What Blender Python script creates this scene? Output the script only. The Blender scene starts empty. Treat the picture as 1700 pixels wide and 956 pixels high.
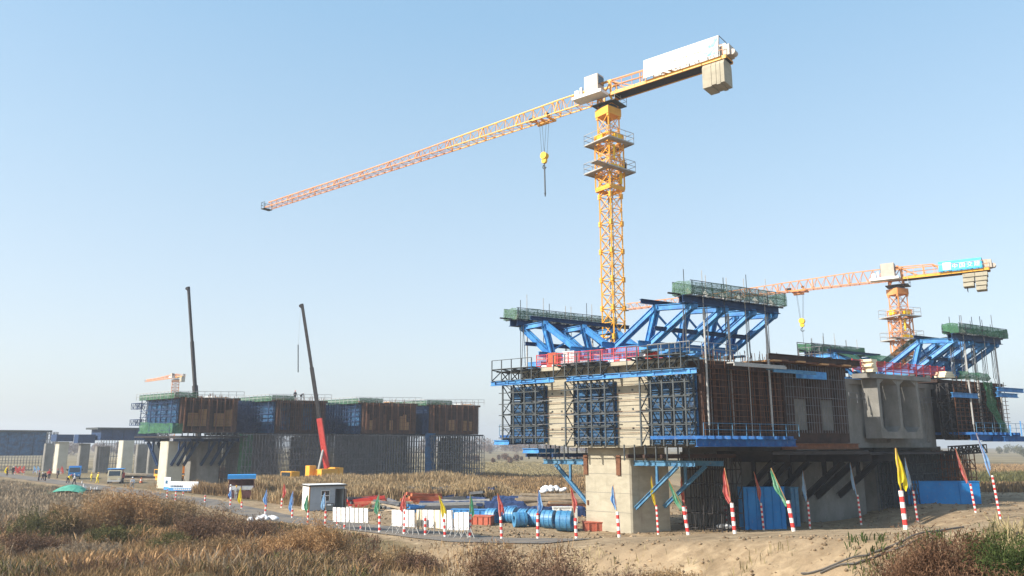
import bpy, math, random
import numpy as np
from mathutils import Vector, Matrix
random.seed(7); rng = np.random.default_rng(7)
SC = bpy.context.scene
COL = SC.collection
# ------------------------------------------------------------ camera, sky, sun, exposure
CAMZ = 7.3; FPX = 1280.0; PITCH = math.atan(260/1280)
cam_d = bpy.data.cameras.new('camera'); cam = bpy.data.objects.new('camera', cam_d); COL.objects.link(cam)
cam.location = (0, 0, CAMZ); cam.rotation_euler = (math.pi/2+PITCH, 0, 0)
cam_d.sensor_width = 36; cam_d.lens = 36*FPX/1700; cam_d.clip_end = 6000; cam_d.clip_start = 0.2
SC.camera = cam
SUN_EL = math.radians(33); SUN_DIR = Vector((-0.90, -0.43, 0)).normalized()
SUN_V = Vector((SUN_DIR.x*math.cos(SUN_EL), SUN_DIR.y*math.cos(SUN_EL), math.sin(SUN_EL)))
W = bpy.data.worlds.new('World'); SC.world = W; W.use_nodes = True
nt = W.node_tree; nt.nodes.clear()
sky = nt.nodes.new('ShaderNodeTexSky'); sky.sky_type = 'NISHITA'; sky.sun_disc = False
sky.sun_elevation = SUN_EL; sky.sun_rotation = math.atan2(SUN_DIR.x, SUN_DIR.y)
sky.air_density = 1.0; sky.dust_density = 2.5; sky.ozone_density = 0.5; sky.altitude = 0
bg = nt.nodes.new('ShaderNodeBackground'); bg.inputs[1].default_value = 0.15
wo = nt.nodes.new('ShaderNodeOutputWorld')
# winter haze whitens the clear sky towards the horizon: the same gradient all round
wtc = nt.nodes.new('ShaderNodeTexCoord'); wsp = nt.nodes.new('ShaderNodeSeparateXYZ'); wrp = nt.nodes.new('ShaderNodeValToRGB'); wmx = nt.nodes.new('ShaderNodeMix'); wmx.data_type = 'RGBA'; wmx.inputs[0].default_value = .68
els = wrp.color_ramp.elements; els[0].position = 0; els[1].position = 1
for i, (p, c) in enumerate(((0, (2.6,2.85,3.02)), (.107, (2.42,2.75,3.0)), (.33, (1.74,2.46,3.0)), (.51, (1.2,2.12,2.96)), (1, (.75,1.55,2.75)))):
    e = els[0] if i == 0 else els[-1] if i == 4 else els.new(p)
    e.color = (c[0]/4, c[1]/4, c[2]/4, 1)
wsc = nt.nodes.new('ShaderNodeVectorMath'); wsc.operation = 'SCALE'; wsc.inputs['Scale'].default_value = 4
nt.links.new(wtc.outputs['Generated'], wsp.inputs[0]); nt.links.new(wsp.outputs[2], wrp.inputs[0]); nt.links.new(wrp.outputs[0], wsc.inputs[0])
nt.links.new(sky.outputs[0], wmx.inputs[6]); nt.links.new(wsc.outputs[0], wmx.inputs[7]); nt.links.new(wmx.outputs[2], bg.inputs[0]); nt.links.new(bg.outputs[0], wo.inputs[0])
sd = bpy.data.lights.new('sun', 'SUN'); sd.energy = 3.9; sd.angle = math.radians(0.5); sd.color = (1.0, 0.93, 0.82)
sun = bpy.data.objects.new('sun', sd); COL.objects.link(sun); sun.location = (-60, -20, 60)
sun.rotation_euler = SUN_V.to_track_quat('Z', 'Y').to_euler()
SC.view_settings.view_transform = 'Standard'; SC.view_settings.look = 'None'
SC.view_settings.exposure = 0.97; SC.view_settings.gamma = 1
SC.cycles.volume_step_rate = 4; SC.cycles.volume_bounces = 0; SC.cycles.max_bounces = 5; SC.cycles.transparent_max_bounces = 12

# ------------------------------------------------------------ pixel helpers (photo pixels -> world points)
cP, sP = math.cos(PITCH), math.sin(PITCH)
def ray(px, py):
    u = (px-850)/FPX; v = (478-py)/FPX
    return Vector((u, cP-v*sP, sP+v*cP))
def K(px, py, Y):
    r = ray(px, py); k = Y/r.y; return Vector((r.x*k, Y, CAMZ+r.z*k))
def G(px, py, z=0.0):
    r = ray(px, py); k = (z-CAMZ)/r.z; return Vector((r.x*k, r.y*k, z))

# ------------------------------------------------------------ terrain function
RIDGE = np.array([(-420,420,1.5),(-150,205,1.5),(-73,125,1.3),(-39,94,.7),(-24.7,77,.25),(-12,62,.7),(-4.3,52,1.1),(1.4,43.5,2.0),
                  (3.7,41,2.3),(7,37,3.0),(9.5,33.5,3.5),(13.6,27.3,4.35),(16,24.7,4.85),(24,19,5.3),(60,4,5.8),(200,-30,6.0)], float)
def sstep(t): t = np.clip(t, 0, 1); return t*t*(3-2*t)
def ridge_near(x, y):
    best = np.full(x.shape, 1e9); zr = np.zeros(x.shape); sd_ = np.zeros(x.shape)
    for a, b in zip(RIDGE[:-1], RIDGE[1:]):
        d = b[:2]-a[:2]; L2 = (d**2).sum()
        t = np.clip(((x-a[0])*d[0]+(y-a[1])*d[1])/L2, 0, 1)
        qx = a[0]+t*d[0]; qy = a[1]+t*d[1]
        dist = np.hypot(x-qx, y-qy); m = dist < best
        sgn = np.sign(d[0]*(y-qy)-d[1]*(x-qx))
        best = np.where(m, dist, best); zr = np.where(m, a[2]+t*(b[2]-a[2]), zr); sd_ = np.where(m, dist*np.where(sgn == 0, 1, sgn), sd_)
    return sd_, zr
def vnoise(x, y, f, seed=0):
    x = x*f+seed*17.3; y = y*f+seed*9.1
    xi = np.floor(x); yi = np.floor(y); fx = sstep(x-xi); fy = sstep(y-yi)
    def h(a, b): v = np.sin(a*127.1+b*311.7+seed*74.7)*43758.5453; return v-np.floor(v)
    return (h(xi, yi)*(1-fx)+h(xi+1, yi)*fx)*(1-fy)+(h(xi, yi+1)*(1-fx)+h(xi+1, yi+1)*fx)*fy - .5
def terrain(x, y, rough=True):
    x = np.asarray(x, float); y = np.asarray(y, float)
    d, zr = ridge_near(x, y)
    far = zr*(1-sstep((d-5.2)/11.0)); far = np.maximum(far, 1.4*sstep((x-33)/9)*sstep((140-y)/50)*(y > 30))
    right = sstep((x+6)/14)
    zn = zr*(1-.42*right)-.15 - .9*sstep((x+14)/10)*(1-right) - right*1.0
    zn = np.maximum(zn, 0.0)
    r = np.hypot(x, y); zn = np.maximum(zn, 5.6*np.exp(-(r/12.0)**2))
    m2 = np.hypot((x-13.5)/1.3, y-14.5); zn = np.maximum(zn, 4.7*np.exp(-(m2/8.0)**2))
    near = zr + (zn-zr)*sstep((-d-.9)/6.0)
    z = np.where(d >= 0, far, near)
    if rough:
        offroad = np.clip(np.where(d < 0, (-d-.6)/2, (d-5)/3), 0, 1)
        z = z + offroad*(vnoise(x, y, .35, 1)*.35 + vnoise(x, y, .9, 2)*.22 + vnoise(x, y, 2.1, 3)*.22*(y < 90))*np.where(d > 0, .35, 1.0)
        z = z + np.clip((y-260)/400, 0, 1)*vnoise(x, y, .01, 5)*3
    return z
def TZ(x, y): return float(terrain(np.array([x]), np.array([y]))[0])
def GT(px, py):
    r = ray(px, py); ks = np.linspace(12, 320, 4000)
    z = terrain(r.x*ks, r.y*ks); hit = np.nonzero(CAMZ+r.z*ks <= z)[0]
    k = ks[hit[0]] if len(hit) else (0-CAMZ)/r.z
    return Vector((r.x*k, r.y*k, CAMZ+r.z*k))

# ------------------------------------------------------------ materials
def mat(name, c1, c2=None, rough=.8, metal=0, scale=3.0, bump=0, detail=5, island=0, spec=.3, trans=0, stretch=None, alpha=1):
    m = bpy.data.materials.new(name); m.use_nodes = True; t = m.node_tree; N = t.nodes; L = t.links
    b = N['Principled BSDF']; b.inputs['Roughness'].default_value = rough; b.inputs['Metallic'].default_value = metal
    b.inputs['Specular IOR Level'].default_value = spec
    b.inputs['Base Color'].default_value = (*c1, 1)
    if alpha < 1: b.inputs['Alpha'].default_value = alpha
    if c2 is not None or bump:
        tc = N.new('ShaderNodeTexCoord'); src = tc.outputs['Object']
        if stretch:
            mp = N.new('ShaderNodeMapping'); mp.inputs['Scale'].default_value = stretch; L.new(src, mp.inputs[0]); src = mp.outputs[0]
        nz = N.new('ShaderNodeTexNoise'); nz.inputs['Scale'].default_value = scale; nz.inputs['Detail'].default_value = detail
        nz.inputs['Roughness'].default_value = .65; L.new(src, nz.inputs['Vector'])
        if c2 is not None:
            r = N.new('ShaderNodeValToRGB'); r.color_ramp.elements[0].position = .34; r.color_ramp.elements[1].position = .66
            r.color_ramp.elements[0].color = (*c1, 1); r.color_ramp.elements[1].color = (*c2, 1)
            L.new(nz.outputs[0], r.inputs[0]); out = r.outputs[0]
            if island:
                g = N.new('ShaderNodeNewGeometry'); hs = N.new('ShaderNodeHueSaturation')
                mr = N.new('ShaderNodeMapRange'); mr.inputs[3].default_value = 1-island; mr.inputs[4].default_value = 1+island
                L.new(g.outputs['Random Per Island'], mr.inputs[0]); L.new(mr.outputs[0], hs.inputs['Value']); L.new(out, hs.inputs['Color']); out = hs.outputs[0]
            L.new(out, b.inputs['Base Color'])
        if bump:
            bp = N.new('ShaderNodeBump'); bp.inputs['Strength'].default_value = bump; bp.inputs['Distance'].default_value = .05
            L.new(nz.outputs[0], bp.inputs['Height']); L.new(bp.outputs[0], b.inputs['Normal'])
    if trans:
        tr = N.new('ShaderNodeBsdfTranslucent'); tr.inputs[0].default_value = (*c1, 1); mx = N.new('ShaderNodeMixShader'); mx.inputs[0].default_value = trans
        L.new(b.outputs[0], mx.inputs[1]); L.new(tr.outputs[0], mx.inputs[2]); L.new(mx.outputs[0], N['Material Output'].inputs[0])
    return m
def grime(m, col=(.24,.21,.17), sc=5, lo=.56, hi=.72, amt=.75, stretch=None):
    """patches of dirt, splashes or streaks with a shape of their own"""
    t = m.node_tree; N = t.nodes; L = t.links; b = N['Principled BSDF']; inp = b.inputs['Base Color']
    mx = N.new('ShaderNodeMix'); mx.data_type = 'RGBA'
    if inp.links: L.new(inp.links[0].from_socket, mx.inputs[6])
    else: mx.inputs[6].default_value = inp.default_value
    mx.inputs[7].default_value = (*col, 1); tc = N.new('ShaderNodeTexCoord'); src = tc.outputs['Object']
    if stretch: mp = N.new('ShaderNodeMapping'); mp.inputs['Scale'].default_value = stretch; L.new(src, mp.inputs[0]); src = mp.outputs[0]
    nz = N.new('ShaderNodeTexNoise'); nz.inputs['Scale'].default_value = sc; nz.inputs['Detail'].default_value = 7; nz.inputs['Roughness'].default_value = .7; L.new(src, nz.inputs['Vector'])
    mr = N.new('ShaderNodeMapRange'); mr.inputs[1].default_value = lo; mr.inputs[2].default_value = hi; mr.inputs[3].default_value = 0; mr.inputs[4].default_value = amt
    L.new(nz.outputs[0], mr.inputs[0]); L.new(mr.outputs[0], mx.inputs[0]); L.new(mx.outputs[2], inp)
def netmat(name, c1, c2, open_=.25):
    m = mat(name, c1, c2, rough=.9, scale=1.3); t = m.node_tree; N = t.nodes; L = t.links
    tc = N.new('ShaderNodeTexCoord'); nz = N.new('ShaderNodeTexNoise'); nz.inputs['Scale'].default_value = 16; nz.inputs['Detail'].default_value = 1
    L.new(tc.outputs['Object'], nz.inputs['Vector'])
    mr = N.new('ShaderNodeMapRange'); mr.inputs[1].default_value = open_; mr.inputs[2].default_value = open_+.3; mr.inputs[3].default_value = .25; mr.inputs[4].default_value = 1
    L.new(nz.outputs[0], mr.inputs[0]); L.new(mr.outputs[0], N['Principled BSDF'].inputs['Alpha'])
    return m
M = dict(
 concrete_lit = mat('concrete_sunlit', (.46,.43,.34), (.56,.53,.44), .9, scale=.7, bump=.1),  # paler concrete: sunlight put into the colour of the sunlit piers
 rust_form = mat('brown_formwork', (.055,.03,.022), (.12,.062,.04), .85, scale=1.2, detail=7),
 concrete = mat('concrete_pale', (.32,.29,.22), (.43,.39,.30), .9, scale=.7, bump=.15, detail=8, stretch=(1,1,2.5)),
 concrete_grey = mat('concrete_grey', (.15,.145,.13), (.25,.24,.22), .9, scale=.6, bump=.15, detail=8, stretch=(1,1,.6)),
 blue = mat('blue_paint', (.014,.13,.38), (.06,.30,.62), .55, scale=1.3, spec=.5),
 blue_faded = mat('blue_paint_faded', (.03,.13,.27), (.10,.25,.38), .6, scale=1.6),
 blue_form = mat('blue_formwork', (.008,.03,.08), (.02,.11,.24), .6, scale=.9, detail=7),
 blue_dark = mat('dark_blue_steel', (.012,.03,.085), (.02,.06,.15), .6, scale=2),
 steel = mat('dark_steel', (.045,.055,.06), (.075,.085,.09), .6, scale=2),
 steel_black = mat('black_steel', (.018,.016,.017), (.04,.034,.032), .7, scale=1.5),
 galv = mat('galvanised_tube', (.30,.30,.29), (.42,.41,.39), .5, scale=4),
 scaff = mat('scaffold_tube', (.10,.105,.115), (.19,.19,.20), .55, scale=1.4),
 rust = mat('rusty_steel', (.10,.045,.025), (.19,.085,.045), .85, scale=2.5),
 rust_dark = mat('dark_rusty_form', (.03,.018,.014), (.07,.038,.027), .85, scale=1.2, detail=7),
 timber = mat('plywood_timber', (.38,.20,.085), (.52,.30,.14), .8, scale=1.2, stretch=(1,1,.3)),
 cyellow = mat('crane_yellow', (.78,.34,.02), (.85,.42,.04), .5, scale=1, spec=.5),
 corange = mat('crane_orange_faded', (.62,.22,.06), (.72,.34,.15), .6, scale=.4),
 chook = mat('hook_yellow', (.85,.52,.02), (.8,.45,.02), .5, scale=3),
 white = mat('white_paint', (.78,.78,.77), (.70,.71,.72), .5, scale=2),
 offwhite = mat('off_white_sheet', (.70,.70,.66), (.78,.78,.75), .6, scale=1.2),
 cream = mat('cream_sheet', (.72,.62,.42), (.76,.68,.50), .6, scale=1.2),
 cabgrey = mat('grey_cab_panel', (.42,.36,.30), (.48,.42,.36), .5, scale=2),
 shade_grey = mat('shade_grey_panel', (.36,.40,.44), (.41,.45,.49), .5, scale=2),  # grey that paints shade onto the white cabin's front
 blue_shaded = mat('shaded_blue_paint', (.006,.055,.20), (.012,.13,.38), .6, scale=1.2),  # the blue paint darkened, shade painted into the low beams
 blue_hoard = mat('hoarding_blue', (.006,.15,.42), (.015,.21,.52), .5, scale=.7),
 palecyan = mat('pale_cyan_print', (.08,.46,.72), (.55,.72,.80), .6, scale=2.2),
 cyan = mat('cyan_banner', (.06,.44,.78), (.09,.52,.85), .6, scale=1),
 net = netmat('green_netting', (.06,.13,.075), (.10,.19,.12), .36),
 netd = netmat('dense_green_netting', (.03,.10,.05), (.06,.17,.09), .24),
 red = mat('red_paint', (.50,.035,.03), (.60,.08,.06), .5, scale=2),
 redmesh = mat('red_railing_paint', (.45,.03,.035), (.58,.07,.07), .6, scale=2),
 redbrown = mat('red_brown_primer', (.42,.10,.06), (.50,.15,.09), .8, scale=2),
 orange = mat('orange_paint', (.45,.11,.04), (.55,.18,.08), .6, scale=1),
 rubber = mat('black_rubber', (.02,.02,.02), (.035,.035,.035), .85, scale=8),
 glass = mat('dark_glass', (.02,.03,.04), None, .1, spec=.8),
 asphalt = mat('dusty_asphalt', (.11,.105,.10), (.22,.18,.135), .9, scale=.6, bump=.2, detail=8),
 skin = mat('skin', (.45,.25,.16), None, .6),
 cloth_dark = mat('dark_cloth', (.03,.032,.045), (.05,.05,.065), .9, scale=5),
 cloth_yellow = mat('yellow_vest', (.80,.62,.05), None, .8), cloth_red = mat('red_jacket', (.6,.06,.07), None, .85),
 cloth_white = mat('white_shirt', (.7,.7,.72), None, .85), cloth_grey = mat('grey_coat', (.25,.26,.27), None, .85),
 tarp_green = mat('green_tarpaulin', (.05,.25,.17), (.09,.34,.25), .7, scale=1.5, bump=.4),
 tarp_navy = mat('navy_tarpaulin', (.012,.03,.09), (.03,.06,.16), .6, scale=.8, bump=.4),
 sack = mat('white_sacking', (.62,.62,.62), (.78,.78,.78), .8, scale=2, bump=.5),
 pipe_black = mat('black_hose', (.05,.045,.04), (.10,.09,.08), .6, scale=2),
 bark = mat('dry_twig', (.10,.065,.045), (.16,.11,.075), .9, scale=3),
 roofblue = mat('blue_roof_sheet', (.03,.28,.68), (.05,.33,.74), .5, scale=2),
 brick = mat('maroon_boarding', (.13,.055,.05), (.20,.09,.08), .8, scale=2),
)
FLAGM = dict(red=mat('red_flag_cloth', (.78,.10,.08), (.88,.42,.38), .85, scale=3, trans=.5), blue=mat('blue_flag_cloth', (.16,.42,.85), (.55,.74,.93), .85, scale=3, trans=.5),
 lightblue=mat('light_blue_flag_cloth', (.34,.62,.90), (.72,.85,.94), .85, scale=3, trans=.5), green=mat('green_flag_cloth', (.07,.42,.20), (.48,.72,.55), .85, scale=3, trans=.5),
 yellow=mat('yellow_flag_cloth', (.90,.68,.02), (.92,.80,.12), .85, scale=3, trans=.5))
def stripe_mat():
    m = bpy.data.materials.new('red_white_bands'); m.use_nodes = True; t = m.node_tree; N = t.nodes; L = t.links; b = N['Principled BSDF']; b.inputs['Roughness'].default_value = .5
    tc = N.new('ShaderNodeTexCoord'); sp = N.new('ShaderNodeSeparateXYZ'); L.new(tc.outputs['Object'], sp.inputs[0])
    mu = N.new('ShaderNodeMath'); mu.operation = 'MULTIPLY'; mu.inputs[1].default_value = 2.35; L.new(sp.outputs[2], mu.inputs[0])
    fr = N.new('ShaderNodeMath'); fr.operation = 'FRACT'; L.new(mu.outputs[0], fr.inputs[0])
    gt = N.new('ShaderNodeMath'); gt.operation = 'GREATER_THAN'; gt.inputs[1].default_value = .5; L.new(fr.outputs[0], gt.inputs[0])
    mx = N.new('ShaderNodeMix'); mx.data_type = 'RGBA'; mx.inputs[6].default_value = (.78,.76,.72,1); mx.inputs[7].default_value = (.66,.045,.04,1)
    L.new(gt.outputs[0], mx.inputs[0]); L.new(mx.outputs[2], b.inputs['Base Color']); return m
M['stripe'] = stripe_mat()
for k_, a_ in (('blue', .55), ('blue_faded', .8), ('blue_shaded', .6), ('blue_form', .7), ('blue_hoard', .45), ('cyellow', .4), ('corange', .4), ('white', .45), ('offwhite', .5), ('stripe', .7), ('redbrown', .6), ('roofblue', .4), ('shade_grey', .4), ('galv', .5)): grime(M[k_], sc=3.5, amt=a_)
grime(M['blue'], (.16,.07,.04), 11, .60, .72, .7); grime(M['cyellow'], (.14,.07,.03), 9, .62, .74, .7)
for k_ in ('concrete', 'concrete_grey'): grime(M[k_], (.16,.14,.11), 1.6, .55, .78, .5, (1.6, 1.6, .25)); grime(M[k_], (.42,.40,.34), 2.3, .6, .72, .45)

# ------------------------------------------------------------ object helpers
ZUP = Vector((0, 0, 1))
def tag(o, label=None, cat=None, group=None, kind=None):
    if label: o['label'] = label
    if cat: o['category'] = cat
    if group: o['group'] = group
    if kind: o['kind'] = kind
    return o
def thing(name, label, cat, loc=(0,0,0), rz=0, group=None):
    o = bpy.data.objects.new(name, None); COL.objects.link(o); o.location = loc; o.rotation_euler = (0, 0, rz); o.empty_display_size = .3
    return tag(o, label, cat, group)
class MB:
    """collects world- or local-space geometry for ONE mesh object"""
    def __init__(s): s.v = []; s.f = []
    def add(s, vs, fs): n = len(s.v); s.v += [tuple(q) for q in vs]; s.f += [tuple(i+n for i in f) for f in fs]; return s
    def hexa(s, p): return s.add(p, [(0,3,2,1),(4,5,6,7),(0,1,5,4),(1,2,6,5),(2,3,7,6),(3,0,4,7)])
    def box(s, c, d, rz=0):
        c = Vector(c); R = Matrix.Rotation(rz, 3, 'Z'); x, y, z = d[0]/2, d[1]/2, d[2]/2
        return s.hexa([c+R@Vector(q) for q in ((-x,-y,-z),(x,-y,-z),(x,y,-z),(-x,y,-z),(-x,-y,z),(x,-y,z),(x,y,z),(-x,y,z))])
    def beam(s, a, b, w=.1, h=None, ref=ZUP):
        a = Vector(a); b = Vector(b); h = h or w; d = (b-a)
        if d.length < 1e-6: return s
        d.normalize(); ref = Vector(ref)
        if abs(d.dot(ref.normalized())) > .98: ref = Vector((.77,-.64,0))
        sx = d.cross(ref).normalized(); up = sx.cross(d).normalized(); X = sx*w/2; U = up*h/2
        return s.hexa([a-X-U, a+X-U, b+X-U, b-X-U, a-X+U, a+X+U, b+X+U, b-X+U])
    def ibeam(s, a, b, w=.3, h=.5, t=.05):
        a = Vector(a); b = Vector(b); d = (b-a).normalized(); ref = ZUP if abs(d.z) < .98 else Vector((.77,-.64,0))
        up = d.cross(ref).normalized().cross(d).normalized()
        s.beam(a, b, t, h-2*t); s.beam(a+up*(h-t)/2, b+up*(h-t)/2, w, t); s.beam(a-up*(h-t)/2, b-up*(h-t)/2, w, t); return s
    def tube(s, a, b, r=.05, n=6, r2=None, caps=True):
        a = Vector(a); b = Vector(b); d = (b-a).normalized(); ref = ZUP if abs(d.z) < .95 else Vector((1,0,0))
        x = d.cross(ref).normalized(); y = d.cross(x); r2 = r if r2 is None else r2; vs = []
        for p, rr in ((a, r), (b, r2)):
            for k in range(n): t = 2*math.pi*k/n; vs.append(p+(x*math.cos(t)+y*math.sin(t))*rr)
        fs = [(k, (k+1) % n, n+(k+1) % n, n+k) for k in range(n)]
        if caps: fs += [tuple(range(n-1, -1, -1)), tuple(range(n, 2*n))]
        return s.add(vs, fs)
    def path(s, pts, r=.05, n=6):
        for a, b in zip(pts[:-1], pts[1:]): s.tube(a, b, r, n)
        return s
    def poly(s, pts, thick, axis):
        A = Vector(axis).normalized()*thick; n = len(pts); P = [Vector(p) for p in pts]
        return s.add(P+[p+A for p in P], [tuple(range(n-1, -1, -1)), tuple(range(n, 2*n))]+[(k, (k+1) % n, n+(k+1) % n, n+k) for k in range(n)])
    def build(s, name, m, parent=None, kind=None, label=None, local=False, smooth=False, mesh_only=False):
        me = bpy.data.meshes.new(name); off = Vector((0,0,0))
        if parent is not None and not local:
            inv = parent_world(parent).inverted(); vs = [tuple(inv @ Vector(q)) for q in s.v]
        else: vs = s.v
        me.from_pydata(vs, [], s.f); me.materials.append(M[m] if isinstance(m, str) else m)
        if smooth: me.polygons.foreach_set('use_smooth', [True]*len(me.polygons))
        me.update()
        if mesh_only: return me
        o = bpy.data.objects.new(name, me); COL.objects.link(o)
        if parent is not None: o.parent = parent
        if kind: o['kind'] = kind
        if label: o['label'] = label
        return o
def parent_world(o):
    m = Matrix.LocRotScale(o.location, o.rotation_euler, o.scale)
    return parent_world(o.parent) @ m if o.parent else m
def inst(name, me, parent=None, loc=(0,0,0), rz=0, rot=None, scale=None):
    o = bpy.data.objects.new(name, me); COL.objects.link(o); o.parent = parent; o.location = loc; o.rotation_euler = rot or (0,0,rz)
    if scale: o.scale = scale
    return o
def kids(o): return [c for c in COL.objects if c.parent == o]
def copy_tree(o, parent=None):
    c = o.copy(); COL.objects.link(c); c.parent = parent
    for ch in list(o.children): copy_tree(ch, c)
    return c
def np_mesh(name, verts, faces, m, parent=None, kind=None, smooth=False):
    """verts (n,3) array, faces list of index arrays grouped by size"""
    me = bpy.data.meshes.new(name); me.vertices.add(len(verts)); me.vertices.foreach_set('co', np.asarray(verts, np.float32).ravel())
    loops = np.concatenate([f.ravel() for f in faces]); sizes = np.concatenate([np.full(len(f), f.shape[1]) for f in faces])
    starts = np.concatenate([[0], np.cumsum(sizes)[:-1]])
    me.loops.add(len(loops)); me.loops.foreach_set('vertex_index', loops.astype(np.int32))
    me.polygons.add(len(sizes)); me.polygons.foreach_set('loop_start', starts.astype(np.int32))
    if smooth: me.polygons.foreach_set('use_smooth', np.ones(len(sizes), bool))
    me.update(calc_edges=True); me.validate(); me.materials.append(M[m] if isinstance(m, str) else m)
    o = bpy.data.objects.new(name, me); COL.objects.link(o)
    if parent is not None: o.parent = parent
    if kind: o['kind'] = kind
    return o

# skew frame that follows the bridge grid: s runs along the bridges, u across them
AX = Vector((-.77, .64, 0)); TX = Vector((.857, .515, 0))
def frame(ox, oy): return lambda s, u, z: Vector((ox, oy, 0))+AX*s+TX*u+Vector((0, 0, z))
F = frame(15.0, 62.0)          # near row
FL = frame(-61.0, 130.0)       # second row (left of the photo)
FF = frame(-150.0, 196.0)      # far row
def hx(mb, FR, s0, s1, u0, u1, z0, z1):
    mb.hexa([FR(s0,u0,z0), FR(s0,u1,z0), FR(s1,u1,z0), FR(s1,u0,z0), FR(s0,u0,z1), FR(s0,u1,z1), FR(s1,u1,z1), FR(s1,u0,z1)]); return mb

# ============================================================ SETTING: ground, road
def ground_mat():
    m = bpy.data.materials.new('ground_soil'); m.use_nodes = True; t = m.node_tree; N = t.nodes; L = t.links; b = N['Principled BSDF']; b.inputs['Roughness'].default_value = .95; b.inputs['Specular IOR Level'].default_value = .1
    tc = N.new('ShaderNodeTexCoord')
    def noise(sc, det=6, rough=.6):
        n = N.new('ShaderNodeTexNoise'); n.inputs['Scale'].default_value = sc; n.inputs['Detail'].default_value = det; n.inputs['Roughness'].default_value = rough; L.new(tc.outputs['Object'], n.inputs['Vector']); return n.outputs[0]
    def ramp(f, a, ca, bb, cb):
        r = N.new('ShaderNodeValToRGB'); r.color_ramp.elements[0].position = a; r.color_ramp.elements[1].position = bb; r.color_ramp.elements[0].color = (*ca, 1); r.color_ramp.elements[1].color = (*cb, 1); L.new(f, r.inputs[0]); return r.outputs[0]
    def mix(f, a, bb):
        x = N.new('ShaderNodeMix'); x.data_type = 'RGBA'; L.new(f, x.inputs[0]); L.new(a, x.inputs[6]); L.new(bb, x.inputs[7]); return x.outputs[2]
    soil = ramp(noise(1.1, 9, .7), .38, (.21,.15,.088), .64, (.46,.345,.215))
    soil2 = ramp(noise(.16, 6), .4, (.19,.135,.08), .6, (.33,.24,.15))
    soil = mix(ramp(noise(.5, 3), .4, (0,0,0), .6, (.7,.7,.7)), soil, soil2)
    grass = ramp(noise(.9, 9, .75), .35, (.09,.07,.035), .7, (.22,.17,.09))
    field = ramp(noise(.022, 7, .6), .35, (.13,.10,.05), .65, (.29,.23,.13))
    at = N.new('ShaderNodeAttribute'); at.attribute_name = 'cover'
    sx = N.new('ShaderNodeSeparateColor'); L.new(at.outputs['Color'], sx.inputs[0])
    c = mix(sx.outputs[0], soil, grass); c = mix(sx.outputs[1], c, field); L.new(c, b.inputs['Base Color'])
    bp = N.new('ShaderNodeBump'); bp.inputs['Strength'].default_value = .8; bp.inputs['Distance'].default_value = .12; L.new(noise(2.6, 10, .75), bp.inputs['Height']); L.new(bp.outputs[0], b.inputs['Normal'])
    return m
def axis(pts):
    out = []
    for a, b, st in pts: out += list(np.arange(a, b, st))
    return np.array(out+[pts[-1][1]])
xs = axis([(-900,-240,30),(-240,-80,4),(-80,-30,1.2),(-30,32,.45),(32,90,1.5),(90,240,6),(240,900,33)])
ys = axis([(-60,4,4),(4,24,.7),(24,62,.4),(62,140,1.0),(140,300,5),(300,2000,40)])
XX, YY = np.meshgrid(xs, ys); ZZ = terrain(XX, YY)
nx_, ny_ = len(xs), len(ys); idx = np.arange(nx_*ny_).reshape(ny_, nx_)
fq = np.stack([idx[:-1,:-1], idx[:-1,1:], idx[1:,1:], idx[1:,:-1]], -1).reshape(-1, 4)
ground = np_mesh('ground', np.stack([XX.ravel(), YY.ravel(), ZZ.ravel()], 1), [fq], ground_mat(), kind='structure', smooth=True)
dR, zR = ridge_near(XX.ravel(), YY.ravel())
xr, yr = XX.ravel(), YY.ravel()
grassy = np.where(dR < -1.5, sstep((-4-xr)/5), 0)                       # weeds left of the bare bank
grassy = np.maximum(grassy, ((yr > 96) & (dR > 6) & (xr < 30))*.7)
grassy = np.maximum(grassy, sstep((xr-12)/3)*sstep((21-yr)/3))
field = sstep((yr-150)/60); field = np.maximum(field, sstep((xr-62)/10)*(dR > 6)*.8)
colr = np.stack([grassy, field, 0*field, 0*field+1], 1)
ca = ground.data.color_attributes.new('cover', 'FLOAT_COLOR', 'POINT'); ca.data.foreach_set('color', colr.astype(np.float32).ravel())

def strip(name, d0, d1, lift, m, x0, x1, step=.8):
    P = []; acc = []
    for a, b in zip(RIDGE[:-1], RIDGE[1:]):
        n = max(2, int(np.hypot(*(b-a)[:2])/step)); acc += [a+(b-a)*k/n for k in range(n)]
    acc = [p for p in acc if x0 < p[0] < x1]; vs = []; cols = 7
    for i, p in enumerate(acc):
        q0 = acc[max(0, i-5)]; q1 = acc[min(len(acc)-1, i+5)]; t = (q1-q0)[:2]; t = t/np.hypot(*t); nrm = np.array([-t[1], t[0]])
        for k in range(cols):
            d = d0+(d1-d0)*k/(cols-1); e = .25*vnoise(np.array([p[0]]), np.array([p[1]]), .6, 8)[0] if k in (0, cols-1) else 0
            x = p[0]+nrm[0]*(d+e); y = p[1]+nrm[1]*(d+e); vs.append((x, y, TZ(x, y)+lift))
    n = len(acc); ii = np.arange(n*cols).reshape(n, cols); f = np.stack([ii[:-1,:-1], ii[1:,:-1], ii[1:,1:], ii[:-1,1:]], -1).reshape(-1, 4)
    return np_mesh(name, np.array(vs), [f], m, kind='structure', smooth=True)
strip('road', .3, 4.3, .045, 'asphalt', -140, 1.5)

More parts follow.
